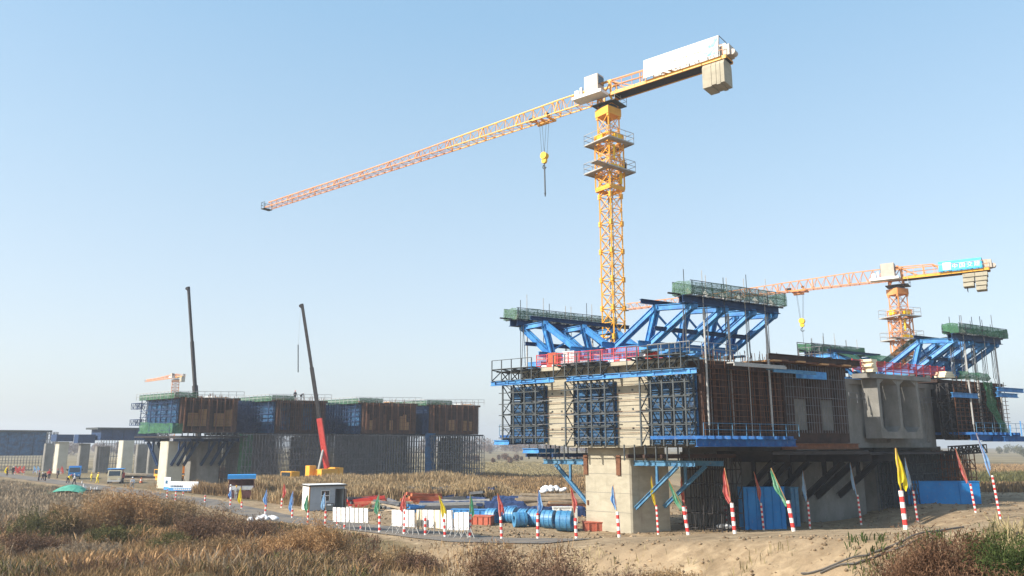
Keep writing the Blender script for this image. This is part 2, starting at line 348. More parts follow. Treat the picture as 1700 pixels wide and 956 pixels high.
# ============================================================ VEGETATION generators
def blade_mesh(name, P, H, Wd, m, lean=.25, plume=0, parent=None, kind='stuff', levels=True):
    n = len(P); az = rng.uniform(0, 2*np.pi, n); la = rng.uniform(0, 2*np.pi, n)
    side = np.stack([np.cos(az), np.sin(az), np.zeros(n)], 1)*Wd[:, None]
    ln = np.stack([np.cos(la), np.sin(la), np.zeros(n)], 1)*(H*rng.uniform(.1, 1, n)*lean)[:, None]
    up = np.zeros((n, 3)); up[:, 2] = H
    b = P; m1 = P+up*.5+ln*.28; m2 = P+up*.8+ln*.62; tp = P+up*1.0+ln
    w2 = .85 if not plume else plume
    V = np.stack([b-side*.6, b+side*.6, m1-side*.9, m1+side*.9, m2-side*w2, m2+side*w2, tp], 1).reshape(-1, 3)
    o = np.arange(n)[:, None]*7
    q = np.concatenate([o+np.array([0,1,3,2]), o+np.array([2,3,5,4])]); t = o+np.array([4,5,6])
    return np_mesh(name, V, [q, t], m, parent, kind)
def leaf_cloud(name, C, S, m, parent=None, kind=None):
    """small tilted leaf faces at points C with sizes S"""
    n = len(C); a = rng.normal(size=(n, 3)); a /= np.linalg.norm(a, axis=1)[:, None]; b = np.cross(a, rng.normal(size=(n, 3))); b /= np.linalg.norm(b, axis=1)[:, None]
    a *= S[:, None]; a[:, 2] = np.abs(a[:, 2])*1.2; a *= 1.35; b *= (S*.30)[:, None]
    V = np.stack([C-a, C+b, C+a, C-b], 1).reshape(-1, 3); o = np.arange(n)[:, None]*4
    return np_mesh(name, V, [o+np.array([0,1,2,3])], m, parent, kind)
def vmat(name, c1, c2, isl=.45, sc=.35, tr=.25): return mat(name, c1, c2, .9, scale=sc, island=isl, spec=.1, trans=tr, detail=6)
VG = dict(
 reed=vmat('dry_reed', (.28,.19,.10), (.50,.38,.22)), straw=vmat('straw_grass', (.25,.20,.10), (.40,.33,.19)),
 weed=vmat('brown_weed', (.20,.13,.065), (.43,.29,.155), sc=.22), weed_orange=vmat('orange_brown_weed', (.30,.17,.075), (.50,.32,.17), sc=.5),
 weed_dark=vmat('dark_brown_weed', (.11,.065,.042), (.25,.155,.10), sc=.5), olive=vmat('olive_weed', (.08,.08,.03), (.17,.155,.065), sc=.5),
 green=vmat('green_shrub_leaf', (.04,.065,.02), (.09,.11,.035), sc=.8), redbrown=vmat('red_brown_fern', (.11,.058,.036), (.22,.13,.075), sc=.8),
 grey=vmat('grey_dry_grass', (.23,.18,.125), (.40,.31,.21), sc=.15))
def scatter(n, px0, px1, Y0, Y1, dens=None, power=1.0):
    Y = Y0+(Y1-Y0)*rng.random(n)**power; px = px0+(px1-px0)*rng.random(n); X = (px-850)/FPX*Y
    if dens is not None: k = dens(X, Y); X, Y = X[k], Y[k]
    return X, Y
def dist_side(X, Y): return ridge_near(X, Y)[0]
def grass_field(name, n, px0, px1, Y0, Y1, h0, h1, w, m, lean=.35, plume=0, cond=None, clump=.5, cf=.5, seed=0, label=None, cat=None, hmap=None):
    X, Y = scatter(n, px0, px1, Y0, Y1)
    k = np.ones(len(X), bool) if cond is None else cond(X, Y)
    cn = vnoise(X, Y, cf, seed)+.5*vnoise(X, Y, cf*2.7, seed+3); k &= (cn+rng.uniform(-.3, .3, len(X)) > -.5+clump*.5)
    X, Y, cn = X[k], Y[k], cn[k]; H = (h0+(h1-h0)*rng.random(len(X)))*(1+.7*cn)
    if hmap is not None: H = H*hmap(X, Y)
    Z = terrain(X, Y)-.05
    o = blade_mesh(name, np.stack([X, Y, Z], 1), H, w*(.6+.8*rng.random(len(X))), VG[m], lean, plume)
    return tag(o, label, cat)
near_side = lambda X, Y: dist_side(X, Y) < -1.0
far_side = lambda X, Y: dist_side(X, Y) > 5.5
def shrub(name, label, cat, px, py, Y, rx, h, mleaf, nleaf, ls, nst=60, group=None, lobes=6, sq=.8):
    base = K(px, py, Y); base.z = TZ(base.x, base.y)-.1
    t = thing(name, label, cat, base, 0, group)
    rg = rng; L0 = []
    for k in range(lobes):
        a = rg.uniform(0, 2*math.pi); r = rg.uniform(.15, .75)*rx
        L0.append((r*math.cos(a), r*math.sin(a)*sq, h*rg.uniform(.35, .8), rx*rg.uniform(.2, .45)))
    pts = []; 
    for (x, y, z, r) in L0:
        m = nleaf//lobes; d = rg.normal(size=(m, 3)); d /= np.linalg.norm(d, axis=1)[:, None]; rr = r*rg.random(m)[:, None]**.45*(1+.25*np.sin(d[:, :1]*7+d[:, 1:2]*5))
        pts.append(np.array([x, y, z])+d*rr*np.array([1, 1, min(.9, h*.55/r)]))
    C = np.concatenate(pts); C[:, 2] = np.maximum(C[:, 2], .03*rg.random(len(C)))
    leaf_cloud('foliage', C, ls*(.6+.9*rg.random(len(C))), VG[mleaf], t)
    mb = MB()
    for k in range(nst):
        x, y, z, r = L0[k % lobes]; e = Vector((x+rg.uniform(-r, r), y+rg.uniform(-r, r), z+r*rg.uniform(.2, 1.15))); b0 = Vector((x*.25, y*.25, 0)); mid = b0.lerp(e, .5)+Vector((0, 0, h*.1))
        mb.tube(b0, mid, .018, 4, .012, False); mb.tube(mid, e, .012, 4, .005, False)
    mb.build('stem', 'bark', t); return t

# ============================================================ generic structure builders
def lattice(mb, A, B, side, up, n, rc, rd, cross=True):
    """box lattice girder from A to B; side and up are vectors across the section"""
    A = Vector(A); B = Vector(B); cs = [A, A+side, A+side+up, A+up]; d = B-A
    for c in cs: mb.beam(c, c+d, rc)
    for k in range(n+1):
        q = [c+d*k/n for c in cs]
        for i in range(4): mb.beam(q[i], q[(i+1) % 4], rd)
        if k < n:
            q2 = [c+d*(k+1)/n for c in cs]
            for i in range(4):
                a, b = (i, (i+1) % 4) if (k+i) % 2 else ((i+1) % 4, i)
                mb.beam(q[a], q2[b], rd)
                if cross: mb.beam(q[b], q2[a], rd)
def railing(mb, pts, h=1.1, rp=.05, step=1.5, bars=2):
    for a, b in zip(pts[:-1], pts[1:]):
        a = Vector(a); b = Vector(b); n = max(1, round((b-a).length/step))
        for k in range(n+1): p = a.lerp(b, k/n); mb.beam(p, p+ZUP*h, rp)
        for j in range(bars): z = ZUP*(h*(j+1)/bars); mb.beam(a+z, b+z, rp)

# ---------------- tower crane
def tower_crane(name, label, base, zj, jib_dir, jib_len, cj_len, msec=1.6, mast_rot=.78, climb=True, trolley=.0, hook_z=0, jib_mat='corange', mast_mat='cyellow', banner=None, lod=1, depth_hint=0, weights='slab', group=None):
    t = thing(name, label, 'tower crane', base, 0, group)
    X = Vector((jib_dir[0], jib_dir[1], 0)).normalized(); Yv = Vector((-X.y, X.x, 0)); rz = math.atan2(X.y, X.x)
    mz = zj-base.z-2.2                                   # top of mast
    sl = 2.8; n = int(mz/sl); sl = mz/n; w = msec
    mb = MB(); h = w/2; rc = .14*w/1.6; rd = .06*w/1.6
    cs = [Vector((sx*h, sy*h, 0)) for sx, sy in ((-1,-1),(1,-1),(1,1),(-1,1))]
    for i in range(4):
        a = cs[i]; b = cs[(i+1) % 4]; mb.beam(a, a+ZUP*sl, rc)
        mb.beam(a, b, rd*1.2); mb.beam(a+ZUP*sl/2, b+ZUP*sl/2, rd)
        mb.beam(a, b+ZUP*sl/2, rd); mb.beam(b, a+ZUP*sl/2, rd); mb.beam(a+ZUP*sl/2, b+ZUP*sl, rd); mb.beam(b+ZUP*sl/2, a+ZUP*sl, rd)
        mb.box(a+ZUP*.12, (rc*2, rc*2, .3)); mb.box(a+ZUP*(sl-.12), (rc*2, rc*2, .3))
    me = mb.build('mast_section', mast_mat, local=True, mesh_only=True)
    for k in range(n): inst('mast_section', me, t, (0, 0, k*sl), mast_rot)
    # ladder inside
    lb = MB(); lb.beam((-.2,.1,0), (-.2,.1,mz), .05); lb.beam((.2,.1,0), (.2,.1,mz), .05)
    for k in range(int(mz/.6)): lb.beam((-.2,.1,k*.6+.3), (.2,.1,k*.6+.3), .04)
    lb.build('ladder', 'steel', t, local=True)
    if climb:                                            # climbing frame with two walkways
        c0 = mz-8.2; c1 = mz-2.2; hw = w/2+.27; cb = MB(); cc = [Vector((sx*hw, sy*hw, 0)) for sx, sy in ((-1,-1),(1,-1),(1,1),(-1,1))]; m3 = 4
        for i in range(4):
            a = cc[i]; b = cc[(i+1) % 4]; cb.beam(a+ZUP*c0, a+ZUP*c1, .15)
            for k in range(m3+1):
                z = ZUP*(c0+(c1-c0)*k/m3); cb.beam(a+z, b+z, .14 if k in (0, m3) else .08)
                if k < m3:
                    z2 = ZUP*(c0+(c1-c0)*(k+1)/m3); cb.beam(a+z, b+z2, .07); cb.beam(b+z, a+z2, .07)
            cb.beam(a+ZUP*c0, b+ZUP*c0, .1, .45)
        o = cb.build('climbing_frame', mast_mat, t, local=True); o.rotation_euler.z = mast_rot
        for zz, ext in ((c0+1.9, .85), (c0+5.1, .8)):
            pb = MB(); e = hw+ext
            for (ax, ay, bx, by) in ((-e,-e,e,-hw-.05),(-e,hw+.05,e,e),(-e,-hw-.05,-hw-.05,hw+.05),(hw+.05,-hw-.05,e,hw+.05)):
                pb.box(((ax+bx)/2, (ay+by)/2, zz), (abs(bx-ax), abs(by-ay), .07))
            for s_ in (-1, 1): pb.beam((s_*e, -e, zz-.08), (s_*e, e, zz-.08), .1); pb.beam((-e, s_*e, zz-.08), (e, s_*e, zz-.08), .1)
            if zz < c0+3: pb.box((-e-.9, -e+.5, zz), (1.8, .9, .06)); pb.beam((-e-1.8, -e+.05, zz), (-e, -e+.05, zz), .09); pb.beam((-e-1.8, -e+.95, zz), (-e, -e+.95, zz), .09)
            p = pb.build('platform', 'galv', t, local=True); p.rotation_euler.z = mast_rot
            rb = MB(); q = [(-e,-e,zz),(e,-e,zz),(e,e,zz),(-e,e,zz),(-e,-e,zz)]; railing(rb, q, 1.1, .045, 1.2); rb.build('railing', 'galv', p, local=True)
        for q, (fn, a_) in enumerate((('tube', ((-.45,-hw-.1,c0+3.0), (-.45,-hw-.1,c0+4.6), .13, 8)), ('tube', ((.45,-hw-.1,c0+.4), (.45,-hw-.1,c0+1.6), .16, 8)), ('box', ((.1,-hw,c0+5.6), (1.1,.5,.5))), ('box', ((-hw,.1,c0+5.7), (.5,.9,.6))), ('beam', ((-.9,-hw-.05,c0+2.3), (.9,-hw-.05,c0+2.3), .2, .35)))):
            jb = MB(); getattr(jb, fn)(*a_); o = jb.build('hydraulic_jack' if q < 2 else 'pump_unit' if q < 4 else 'jacking_beam', 'chook', t, local=True); o.rotation_euler.z = mast_rot
    # transition, slewing unit
    sb = MB(); sb.hexa([Vector((x*w*.62, y*w*.62, mz)) for x, y in ((-1,-1),(1,-1),(1,1),(-1,1))]+[Vector((x*w*.62, y*w*.62, mz+.85)) for x, y in ((-1,-1),(1,-1),(1,1),(-1,1))])
    o = sb.build('slewing_support', mast_mat, t, local=True); o.rotation_euler.z = mast_rot
    sb = MB(); sb.tube((0,0,mz+.85), (0,0,mz+1.15), w*.62, 20); sb.build('slewing_ring', 'steel', t, local=True)
    zb = mz+1.2; zl = zj-base.z
    def T(a, b, c): return X*a+Yv*b+ZUP*c
    hb = MB()
    for sx in (-.9, .9):
        for sy in (-.65, .65): hb.beam(T(sx, sy, zb), T(sx*.8, sy, zl+1.6), .17)
    for z in (zb+.1, zl, zl+1.6):
        for sy in (-.65, .65): hb.beam(T(-.95, sy, z), T(.95, sy, z), .15, .22)
        for sx in (-.9, .9): hb.beam(T(sx, -.65, z), T(sx, .65, z), .15, .22)
    hb.beam(T(-.9,-.65,zb), T(.8,-.65,zl+1.5), .1); hb.beam(T(.9,.65,zb), T(-.8,.65,zl+1.5), .1); hb.beam(T(-.3,0,zl+1.6), T(-.3,0,zl+2.0), .3)
    hb.build('tower_head', mast_mat, t, local=True)
    pb = MB(); pb.hexa([T(-1.6,-1.25,zb), T(1.3,-1.25,zb), T(1.3,1.25,zb), T(-1.6,1.25,zb), T(-1.6,-1.25,zb+.1), T(1.3,-1.25,zb+.1), T(1.3,1.25,zb+.1), T(-1.6,1.25,zb+.1)])
    p = pb.build('slewing_platform', 'steel', t, local=True)
    rb = MB(); railing(rb, [T(-1.6,1.25,zb+.1), T(-1.6,-1.25,zb+.1)], 1.0, .035); railing(rb, [T(-1.6,-1.25,zb+.1), T(1.3,-1.25,zb+.1)], 1.0, .035); rb.build('railing', 'galv', p, local=True)
    # cab and electrical cabinet on the side the camera sees
    side = 1 if Yv.y < 0 else -1
    def hexT(mbx, a0, a1, b0, b1, c0, c1): mbx.hexa([T(a0,b0,c0), T(a1,b0,c0), T(a1,b1,c0), T(a0,b1,c0), T(a0,b0,c1), T(a1,b0,c1), T(a1,b1,c1), T(a0,b1,c1)])
    cbm = MB(); hexT(cbm, -.2, 1.5, side*1.1, side*2.3, zl+.1, zl+2.05); c = cbm.build('cab', 'cabgrey', t, local=True)
    wb = MB(); hexT(wb, 1.52, 1.56, side*1.2, side*2.2, zl+.8, zl+1.85); wb.build('window', 'glass', c, local=True); wb = MB(); hexT(wb, -.3, -.22, side*1.2, side*2.2, zl+.9, zl+1.8); wb.build('window', 'glass', c, local=True)
    wb = MB(); hexT(wb, -.7, 3.0, side*.95, side*2.5, zl-.25, zl+.08); wb.build('cab_platform', 'white', t, local=True)
    wb = MB(); hexT(wb, 2.2, 2.7, side*1.7, side*2.4, zl+.1, zl+.75); hexT(wb, 1.75, 2.0, side*2.2, side*2.42, zl+.1, zl+.95); wb.build('control_box', 'white', t, local=True)
    # jib, triangular section, tapered in depth towards the tip
    ns = max(4, round(jib_len/5.6)); L = jib_len-1.0; bw = .62
    def hj(x): return 1.75-(1.75-1.0)*min(1, max(0, (x-6)/(L*.5)))
    for k in range(ns):
        x0 = 1.0+L*k/ns; x1 = 1.0+L*(k+1)/ns; jb = MB(); h0 = hj(x0); h1 = hj(x1); nd = 4 if lod else 2; rj = .11 if lod else .25; rs = .055 if lod else .12
        for s_ in (-bw, bw): jb.beam(T(x0,s_,zl), T(x1,s_,zl), rj)
        jb.beam(T(x0,0,zl+h0), T(x1,0,zl+h1), rj*1.15)
        for j in range(nd):
            xa = x0+(x1-x0)*j/nd; xb = x0+(x1-x0)*(j+1)/nd; xm = (xa+xb)/2; hm = hj(xm)
            for s_ in (-bw, bw):
                jb.beam(T(xa,s_,zl), T(xm,0,zl+hm), rs); jb.beam(T(xm,0,zl+hm), T(xb,s_,zl), rs)
            jb.beam(T(xa,-bw,zl), T(xa,bw,zl), rs); jb.beam(T(xa,-bw,zl), T(xb,bw,zl), rs)
        for s_ in (-bw, bw): jb.beam(T(x0,s_,zl), T(x0,0,zl+h0), rs*1.7)
        jb.build('jib_section', jib_mat if k > 3 or mast_mat != 'cyellow' else 'cyellow', t, local=True)
    tb = MB(); hexT(tb, jib_len, jib_len+.9, -.75, .75, zl-.15, zl-.05); railing(tb, [T(jib_len,-.7,zl-.05), T(jib_len+.9,-.7,zl-.05), T(jib_len+.9,.7,zl-.05), T(jib_len,.7,zl-.05)], 1.0, .05, .9); tb.build('jib_tip_platform', 'steel', t, local=True)
    # trolley, ropes, hook block
    if trolley:
        tb = MB(); 
        for s_ in (-.85, .85): tb.beam(T(trolley-1.1,s_,zl-.15), T(trolley+1.1,s_,zl-.15), .14, .2); tb.beam(T(trolley-.9,s_,zl+.35), T(trolley-.9,s_,zl-.2), .1); tb.beam(T(trolley+.9,s_,zl+.35), T(trolley+.9,s_,zl-.2), .1)
        for a in (-1, 0, 1): tb.beam(T(trolley+a,-.85,zl-.2), T(trolley+a,.85,zl-.2), .14, .22)
        tb.beam(T(trolley-.6,0,zl-.5), T(trolley+.9,0,zl-.5), .3, .35)
        tb.build('trolley', mast_mat, t, local=True)
        tw = MB(); tw.tube(T(trolley-.5,-.3,zl+.45), T(trolley-.5,.3,zl+.45), .2, 10); tw.box(T(trolley+1.6,0,zl+.3), (.8,.5,.4), rz); tw.build('trolley_winch', 'steel_black', t, local=True)
        hz = hook_z-base.z; rb = MB()
        for a in (-.5, .5):
            for b in (-.25, .25): rb.tube(T(trolley+a,b,zl-.3), T(trolley+a*.35,b,hz+.5), .02, 4, caps=False)
        rb.build('hoist_rope', 'steel', t, local=True)
        kb = MB(); kb.tube(T(trolley,-.28,hz+.35), T(trolley,.28,hz+.35), .42, 14); kb.tube(T(trolley,-.18,hz-.25), T(trolley,.18,hz-.25), .3, 12); kb.beam(T(trolley,0,hz+.6), T(trolley,0,hz-.5), .3, .45)
        p = kb.build('hook_block', 'chook', t, local=True)
        kb = MB(); r = .24; ps = [T(trolley+r*math.sin(a), 0, hz-.95+r*math.cos(a)) for a in np.linspace(0, 4.4, 9)]; kb.tube(T(trolley,0,hz-.5), T(trolley,0,hz-.71), .07, 6); kb.path(ps, .06, 6); kb.build('hook', 'steel', p, local=True)
    # counter jib: two deep beams, walkway, raised tie frame
    zc = zl; cb = MB(); cjm = 'cyellow'
    for s_ in (-.8, .8): cb.beam(T(-.9,s_,zc), T(-cj_len,s_,zc), .16, .34)
    for k in range(int(cj_len/.9)+1): x = -min(cj_len, 1+.9*k); cb.beam(T(x,-.8,zc), T(x,.8,zc), .09); cb.beam(T(x,-.8,zc), T(max(x-.9,-cj_len),.8,zc), .07)
    cb.build('counter_jib', cjm, t, local=True)
    cb = MB(); hexT(cb, -cj_len, -1, -.75, .75, zc-.12, zc-.08); cb.build('walkway', 'steel_black', t, local=True)
    rb = MB()
    for s_ in (-1.15, 1.15): railing(rb, [T(-1.2,s_,zc+.1), T(-cj_len+.2,s_,zc+.1)], 1.05, .045, 1.3)
    rb.build('walkway_railing', 'corange', t, local=True)
    xm = -cj_len*.42; tb = MB()
    for s_ in (-.62, .62):
        tb.beam(T(-.7,s_,zl+1.65), T(xm,s_,zl+1.5), .12); tb.beam(T(xm,s_,zl+1.5), T(-cj_len*.62,s_,zl+.1), .13); tb.beam(T(-.7,s_,zl+1.6), T(xm*.62,s_,zl+.15), .1); tb.beam(T(xm*.75,s_,zl+.1), T(xm*.75,s_,zl+1.55), .09)
    tb.beam(T(xm,-.62,zl+1.5), T(xm,.62,zl+1.5), .1); tb.build('tie_frame', 'corange', t, local=True)
    # machinery: winch house end, counterweights
    wb = MB(); wb.box(T(-cj_len+.2,0,zc+.75), (1.0,1.3,1.1), rz); wb.tube(T(-cj_len-.45,-.4,zc+.5), T(-cj_len-.45,.4,zc+.5), .3, 14); wb.build('hoist_winch', 'cabgrey', t, local=True)
    if weights == 'slab':
        x = -cj_len+2.5; hh = 2.7
        for k, wd in enumerate((.95, .5, .42, .42, .5)):
            if x-wd < -cj_len-.1: break
            kb = MB(); kb.poly([T(x-.02,-.72,zc-.15), T(x-.02,-.95,zc-.6), T(x-.02,-.95,zc-hh+.1*(k % 2)), T(x-.02,.95,zc-hh+.1*(k % 2)), T(x-.02,.95,zc-.6), T(x-.02,.72,zc-.15)], -(wd-.04), X)
            kb.build('counterweight_block', 'concrete', t, local=True); x -= wd
    else:
        for k in range(4):
            for j in range(2):
                if k == 3 and j == 1: continue
                kb = MB(); a0 = -cj_len+.3+j*1.45+.1*k; hexT(kb, a0, a0+1.4-.08*k, -.9, .9, zc-.85-k*.62, zc-.35-k*.62); kb.build('counterweight_block', 'concrete', t, local=True)
        hb = MB()
        for a in (.6, 1.7, 2.8): hb.beam(T(-cj_len+a,-.4,zc), T(-cj_len+a,-.4,zc-2.7), .07); hb.beam(T(-cj_len+a,.4,zc), T(-cj_len+a,.4,zc-2.7), .07)
        hb.build('counterweight_hanger', 'steel', t, local=True)
    if banner:
        b0, b1, hgt, mm = banner; zz = zc+.25
        sb = MB(); sb.hexa([T(-b0,side*1.28,zz), T(-b1,side*1.28,zz), T(-b1,side*1.2,zz), T(-b0,side*1.2,zz), T(-b0,side*1.05,zz+hgt), T(-b1,side*.95,zz+hgt), T(-b1,side*.87,zz+hgt), T(-b0,side*.97,zz+hgt)])
        bn = sb.build('banner', mm, t, local=True)
        sb = MB(); sb.hexa([T(-b0,-side*1.28,zz), T(-b1,-side*1.28,zz), T(-b1,-side*1.2,zz), T(-b0,-side*1.2,zz), T(-b0,-side*.95,zz+hgt), T(-b1,-side*.95,zz+hgt), T(-b1,-side*.87,zz+hgt), T(-b0,-side*.87,zz+hgt)]); sb.build('banner', mm, t, local=True)
        fb = MB()
        for k in range(5):
            a = -b0-(b1-b0)*k/4
            for s2 in (-1, 1): fb.beam(T(a,s2*1.17,zc), T(a,s2*.85,zz+hgt), .06)
            fb.beam(T(a,-.85,zz+hgt), T(a,.85,zz+hgt), .05)
        fb.build('banner_frame', 'steel', t, local=True)
        return t, T, side, zz, bn
    return t
FONT = None
def text_mesh(s, size):
    """flat lettering as a mesh (x right, y up)"""
    cu = bpy.data.curves.new('lettering', 'FONT'); cu.body = s; cu.size = size; cu.extrude = .01; cu.resolution_u = 2
    o = bpy.data.objects.new('lettering', cu); COL.objects.link(o); bpy.context.view_layer.update()
    dg = bpy.context.evaluated_depsgraph_get(); me = bpy.data.meshes.new_from_object(o.evaluated_get(dg)); bpy.data.objects.remove(o); return me

# ============================================================ TOWER CRANES
r1 = tower_crane('tower_crane', 'tall yellow tower crane with a white cloth banner, rising behind the nearest girder', Vector((10.4, 78.0, 0)), 44.15, (-.778, .628), 63.2, 13.9,
    mast_rot=math.radians(45)-.13, trolley=8.6, hook_z=39.3, banner=(5.1, 13.3, 2.1, 'offwhite'))
t1, T1, side1, zz1, bn1 = r1
mb = MB(); mb.hexa([T1(-11.5,side1*1.30,zz1+.1), T1(-13.2,side1*1.30,zz1+.1), T1(-13.2,side1*1.281,zz1+.1), T1(-11.5,side1*1.285,zz1+.1), T1(-12.7,side1*1.0,zz1+2.0), T1(-13.2,side1*1.0,zz1+2.0), T1(-13.2,side1*.97,zz1+2.0), T1(-12.7,side1*.98,zz1+2.0)])
mb.build('banner_emblem', 'palecyan', bn1, local=True)
sl = thing('hanging_sling', 'long dark lifting sling hanging straight down from the yellow hook of the tall crane', 'lifting sling', t1.location+T1(8.6,0,38.5))
mb = MB(); mb.tube((0,0,0), (.05,0,-3.3), .09, 6); mb.build('sling_rope', 'steel', sl, local=True)
mb = MB(); mb.tube((.05,0,-3.3), (.05,0,-3.7), .13, 6, .05); mb.build('sling_end', 'steel', sl, local=True)

r2 = tower_crane('tower_crane', 'orange tower crane with a light blue lettered banner, standing behind the right hand girders', Vector((54.0, 106.0, 0)), 30.0, (-.816, .577), 42, 11.3,
    mast_rot=math.radians(45)-.45, trolley=13.2, hook_z=25.0, mast_mat='corange', banner=(5.5, 10.5, 1.35, 'cyan'), weights='stack')
t2, T2, side2, zz2, bn2 = r2
def letter_on(bn, T, side, zz, hgt, a_start, a_step, chars, size, b0=1.29, b1=.97):
    # columns: lettering laid on the sloping banner face, reading from the mast outwards
    ex = (T(-1,0,0)-T(0,0,0)); up = (T(0,side*(b1-.0),zz+hgt)-T(0,side*b0,zz)).normalized(); nrm = ex.cross(up)
    for i, ch in enumerate(chars):
        me = text_mesh(ch, size); me.materials.append(M['white'])
        p = T(-(a_start+i*a_step), side*(b0+.012), zz+.25)
        Mx = Matrix((ex, up, nrm)).transposed().to_4x4(); Mx.translation = p; me.transform(Mx)
        o = bpy.data.objects.new('banner_character', me); COL.objects.link(o); o.parent = bn
letter_on(bn2, T2, side2, zz2, 1.35, 7.05, .86, '中国交建', .76, b0=1.29, b1=.95)
mb = MB(); mb.hexa([T2(-6.0,side2*1.31,zz2+.12), T2(-6.95,side2*1.31,zz2+.12), T2(-6.95,side2*1.285,zz2+.12), T2(-6.0,side2*1.285,zz2+.12), T2(-6.0,side2*1.09,zz2+1.15), T2(-6.95,side2*1.06,zz2+1.15), T2(-6.95,side2*1.03,zz2+1.15), T2(-6.0,side2*1.06,zz2+1.15)]); mb.build('banner_emblem', 'white', bn2, local=True)
sl = thing('hanging_sling', 'thin lifting sling below the yellow hook of the orange crane', 'lifting sling', t2.location+T2(13.2,0,24.2))
mb = MB(); mb.tube((0,0,0), (0,0,-3.6), .03, 5); mb.build('sling_rope', 'steel', sl, local=True)

tower_crane('tower_crane', 'faint distant tower crane with a short jib, above the far left piers', Vector((-172, 396, 0)), 41, (-.72, .69), 38, 9, mast_rot=.4, climb=False, jib_mat='corange', mast_mat='corange', lod=0, msec=3.2, weights='slab')

# ============================================================ BRIDGE PARTS
def box_girder(name, label, FR, s0, s1, u0, u1, z0, z1, ncell, body, flange=1.4, web=.45, cell_mat=None, deck_mat=None, haunch=0, group=None, cell_depth=2.6, cage=None, timber_cells=(), top=.35, bot=.5):
    t = thing(name, label, 'bridge girder', FR((s0+s1)/2, (u0+u1)/2, z0), 0, group)
    hx(MB(), FR, s0, s1, u0-flange, u1+flange, z1-top, z1).build('deck_slab', deck_mat or body, t)
    mb = MB(); zb = z0
    if haunch:
        a = .33*(s1-s0); P = [(s0, zb+haunch), (s0+a, zb), (s1-a, zb), (s1, zb+haunch), (s1, zb+haunch+bot), (s1-a, zb+bot), (s0+a, zb+bot), (s0, zb+haunch+bot)]
        A = [FR(s, u0, z) for s, z in P]; B = [FR(s, u1, z) for s, z in P]; n = 8
        mb.add(A+B, [(0,1,6,7), (1,2,5,6), (2,3,4,5)]+[tuple(q+8 for q in f) for f in ((0,1,6,7), (1,2,5,6), (2,3,4,5))]+[(k, (k+1) % 8, 8+(k+1) % 8, 8+k) for k in range(8)])
    else: hx(mb, FR, s0, s1, u0, u1, zb, zb+bot)
    mb.build('bottom_slab', body, t)
    us = [u0+(u1-u0-web)*k/ncell for k in range(ncell+1)]
    for k, u in enumerate(us):
        mb = MB()
        if haunch:
            a = .33*(s1-s0); lo = [(s0, zb+haunch+bot*.5), (s0+a, zb+bot*.5), (s1-a, zb+bot*.5), (s1, zb+haunch+bot*.5)]; lo = lo if 0 < k < ncell else [(s0, zb+haunch), (s0+a, zb), (s1-a, zb), (s1, zb+haunch)]
            uu = (u-.004, u+web+.004); P = [FR(s, w, z) for w in uu for s, z in lo+[(s1, z1-top+.002), (s0, z1-top+.002)]]
            mb.add(P, [(0,1,2,3,4,5), (11,10,9,8,7,6)]+[(q, 6+q, 6+(q+1) % 6, (q+1) % 6) for q in range(6)])
        else: hx(mb, FR, s0-.01, s1+.01, u-.004, u+web+.004, zb+.003, z1-top+.002)
        mb.build('web_wall', body, t)
    hx(MB(), FR, s0+cell_depth, s0+cell_depth+.5, u0+web, u1-web, z0+bot*.9+haunch*.0, z1-top).build('diaphragm', cell_mat or body, t)
    for k in timber_cells:
        ue = us[k+1]; hx(MB(), FR, s0+.25, s0+cell_depth, ue-.10, ue-.03, z0+bot+.6, z1-top-1.6).build('inner_shutter', 'timber', t)
        hx(MB(), FR, s0+cell_depth-.1, s0+cell_depth-.03, us[k]+web+.1+(ue-us[k])*.45, ue-.15, z0+bot+.6, z1-top-2.2).build('inner_shutter', 'timber', t)
    if cage:
        mb = MB(); n = int((u1-u0)/cage)
        for k in range(n+1):
            u = u0+(u1-u0)*k/n+random.uniform(-.03,.03); mb.beam(FR(s0-.12, u, z0+.3), FR(s0-.12, u, z1+random.uniform(.1,.9)), .045)
        for k in range(int((z1-z0)/(cage*1.6))): mb.beam(FR(s0-.17, u0, z0+.5+k*cage*1.6), FR(s0-.17, u1, z0+.5+k*cage*1.6), .04)
        mb.build('reinforcement_bars', 'rust', t, kind='stuff')
    return t
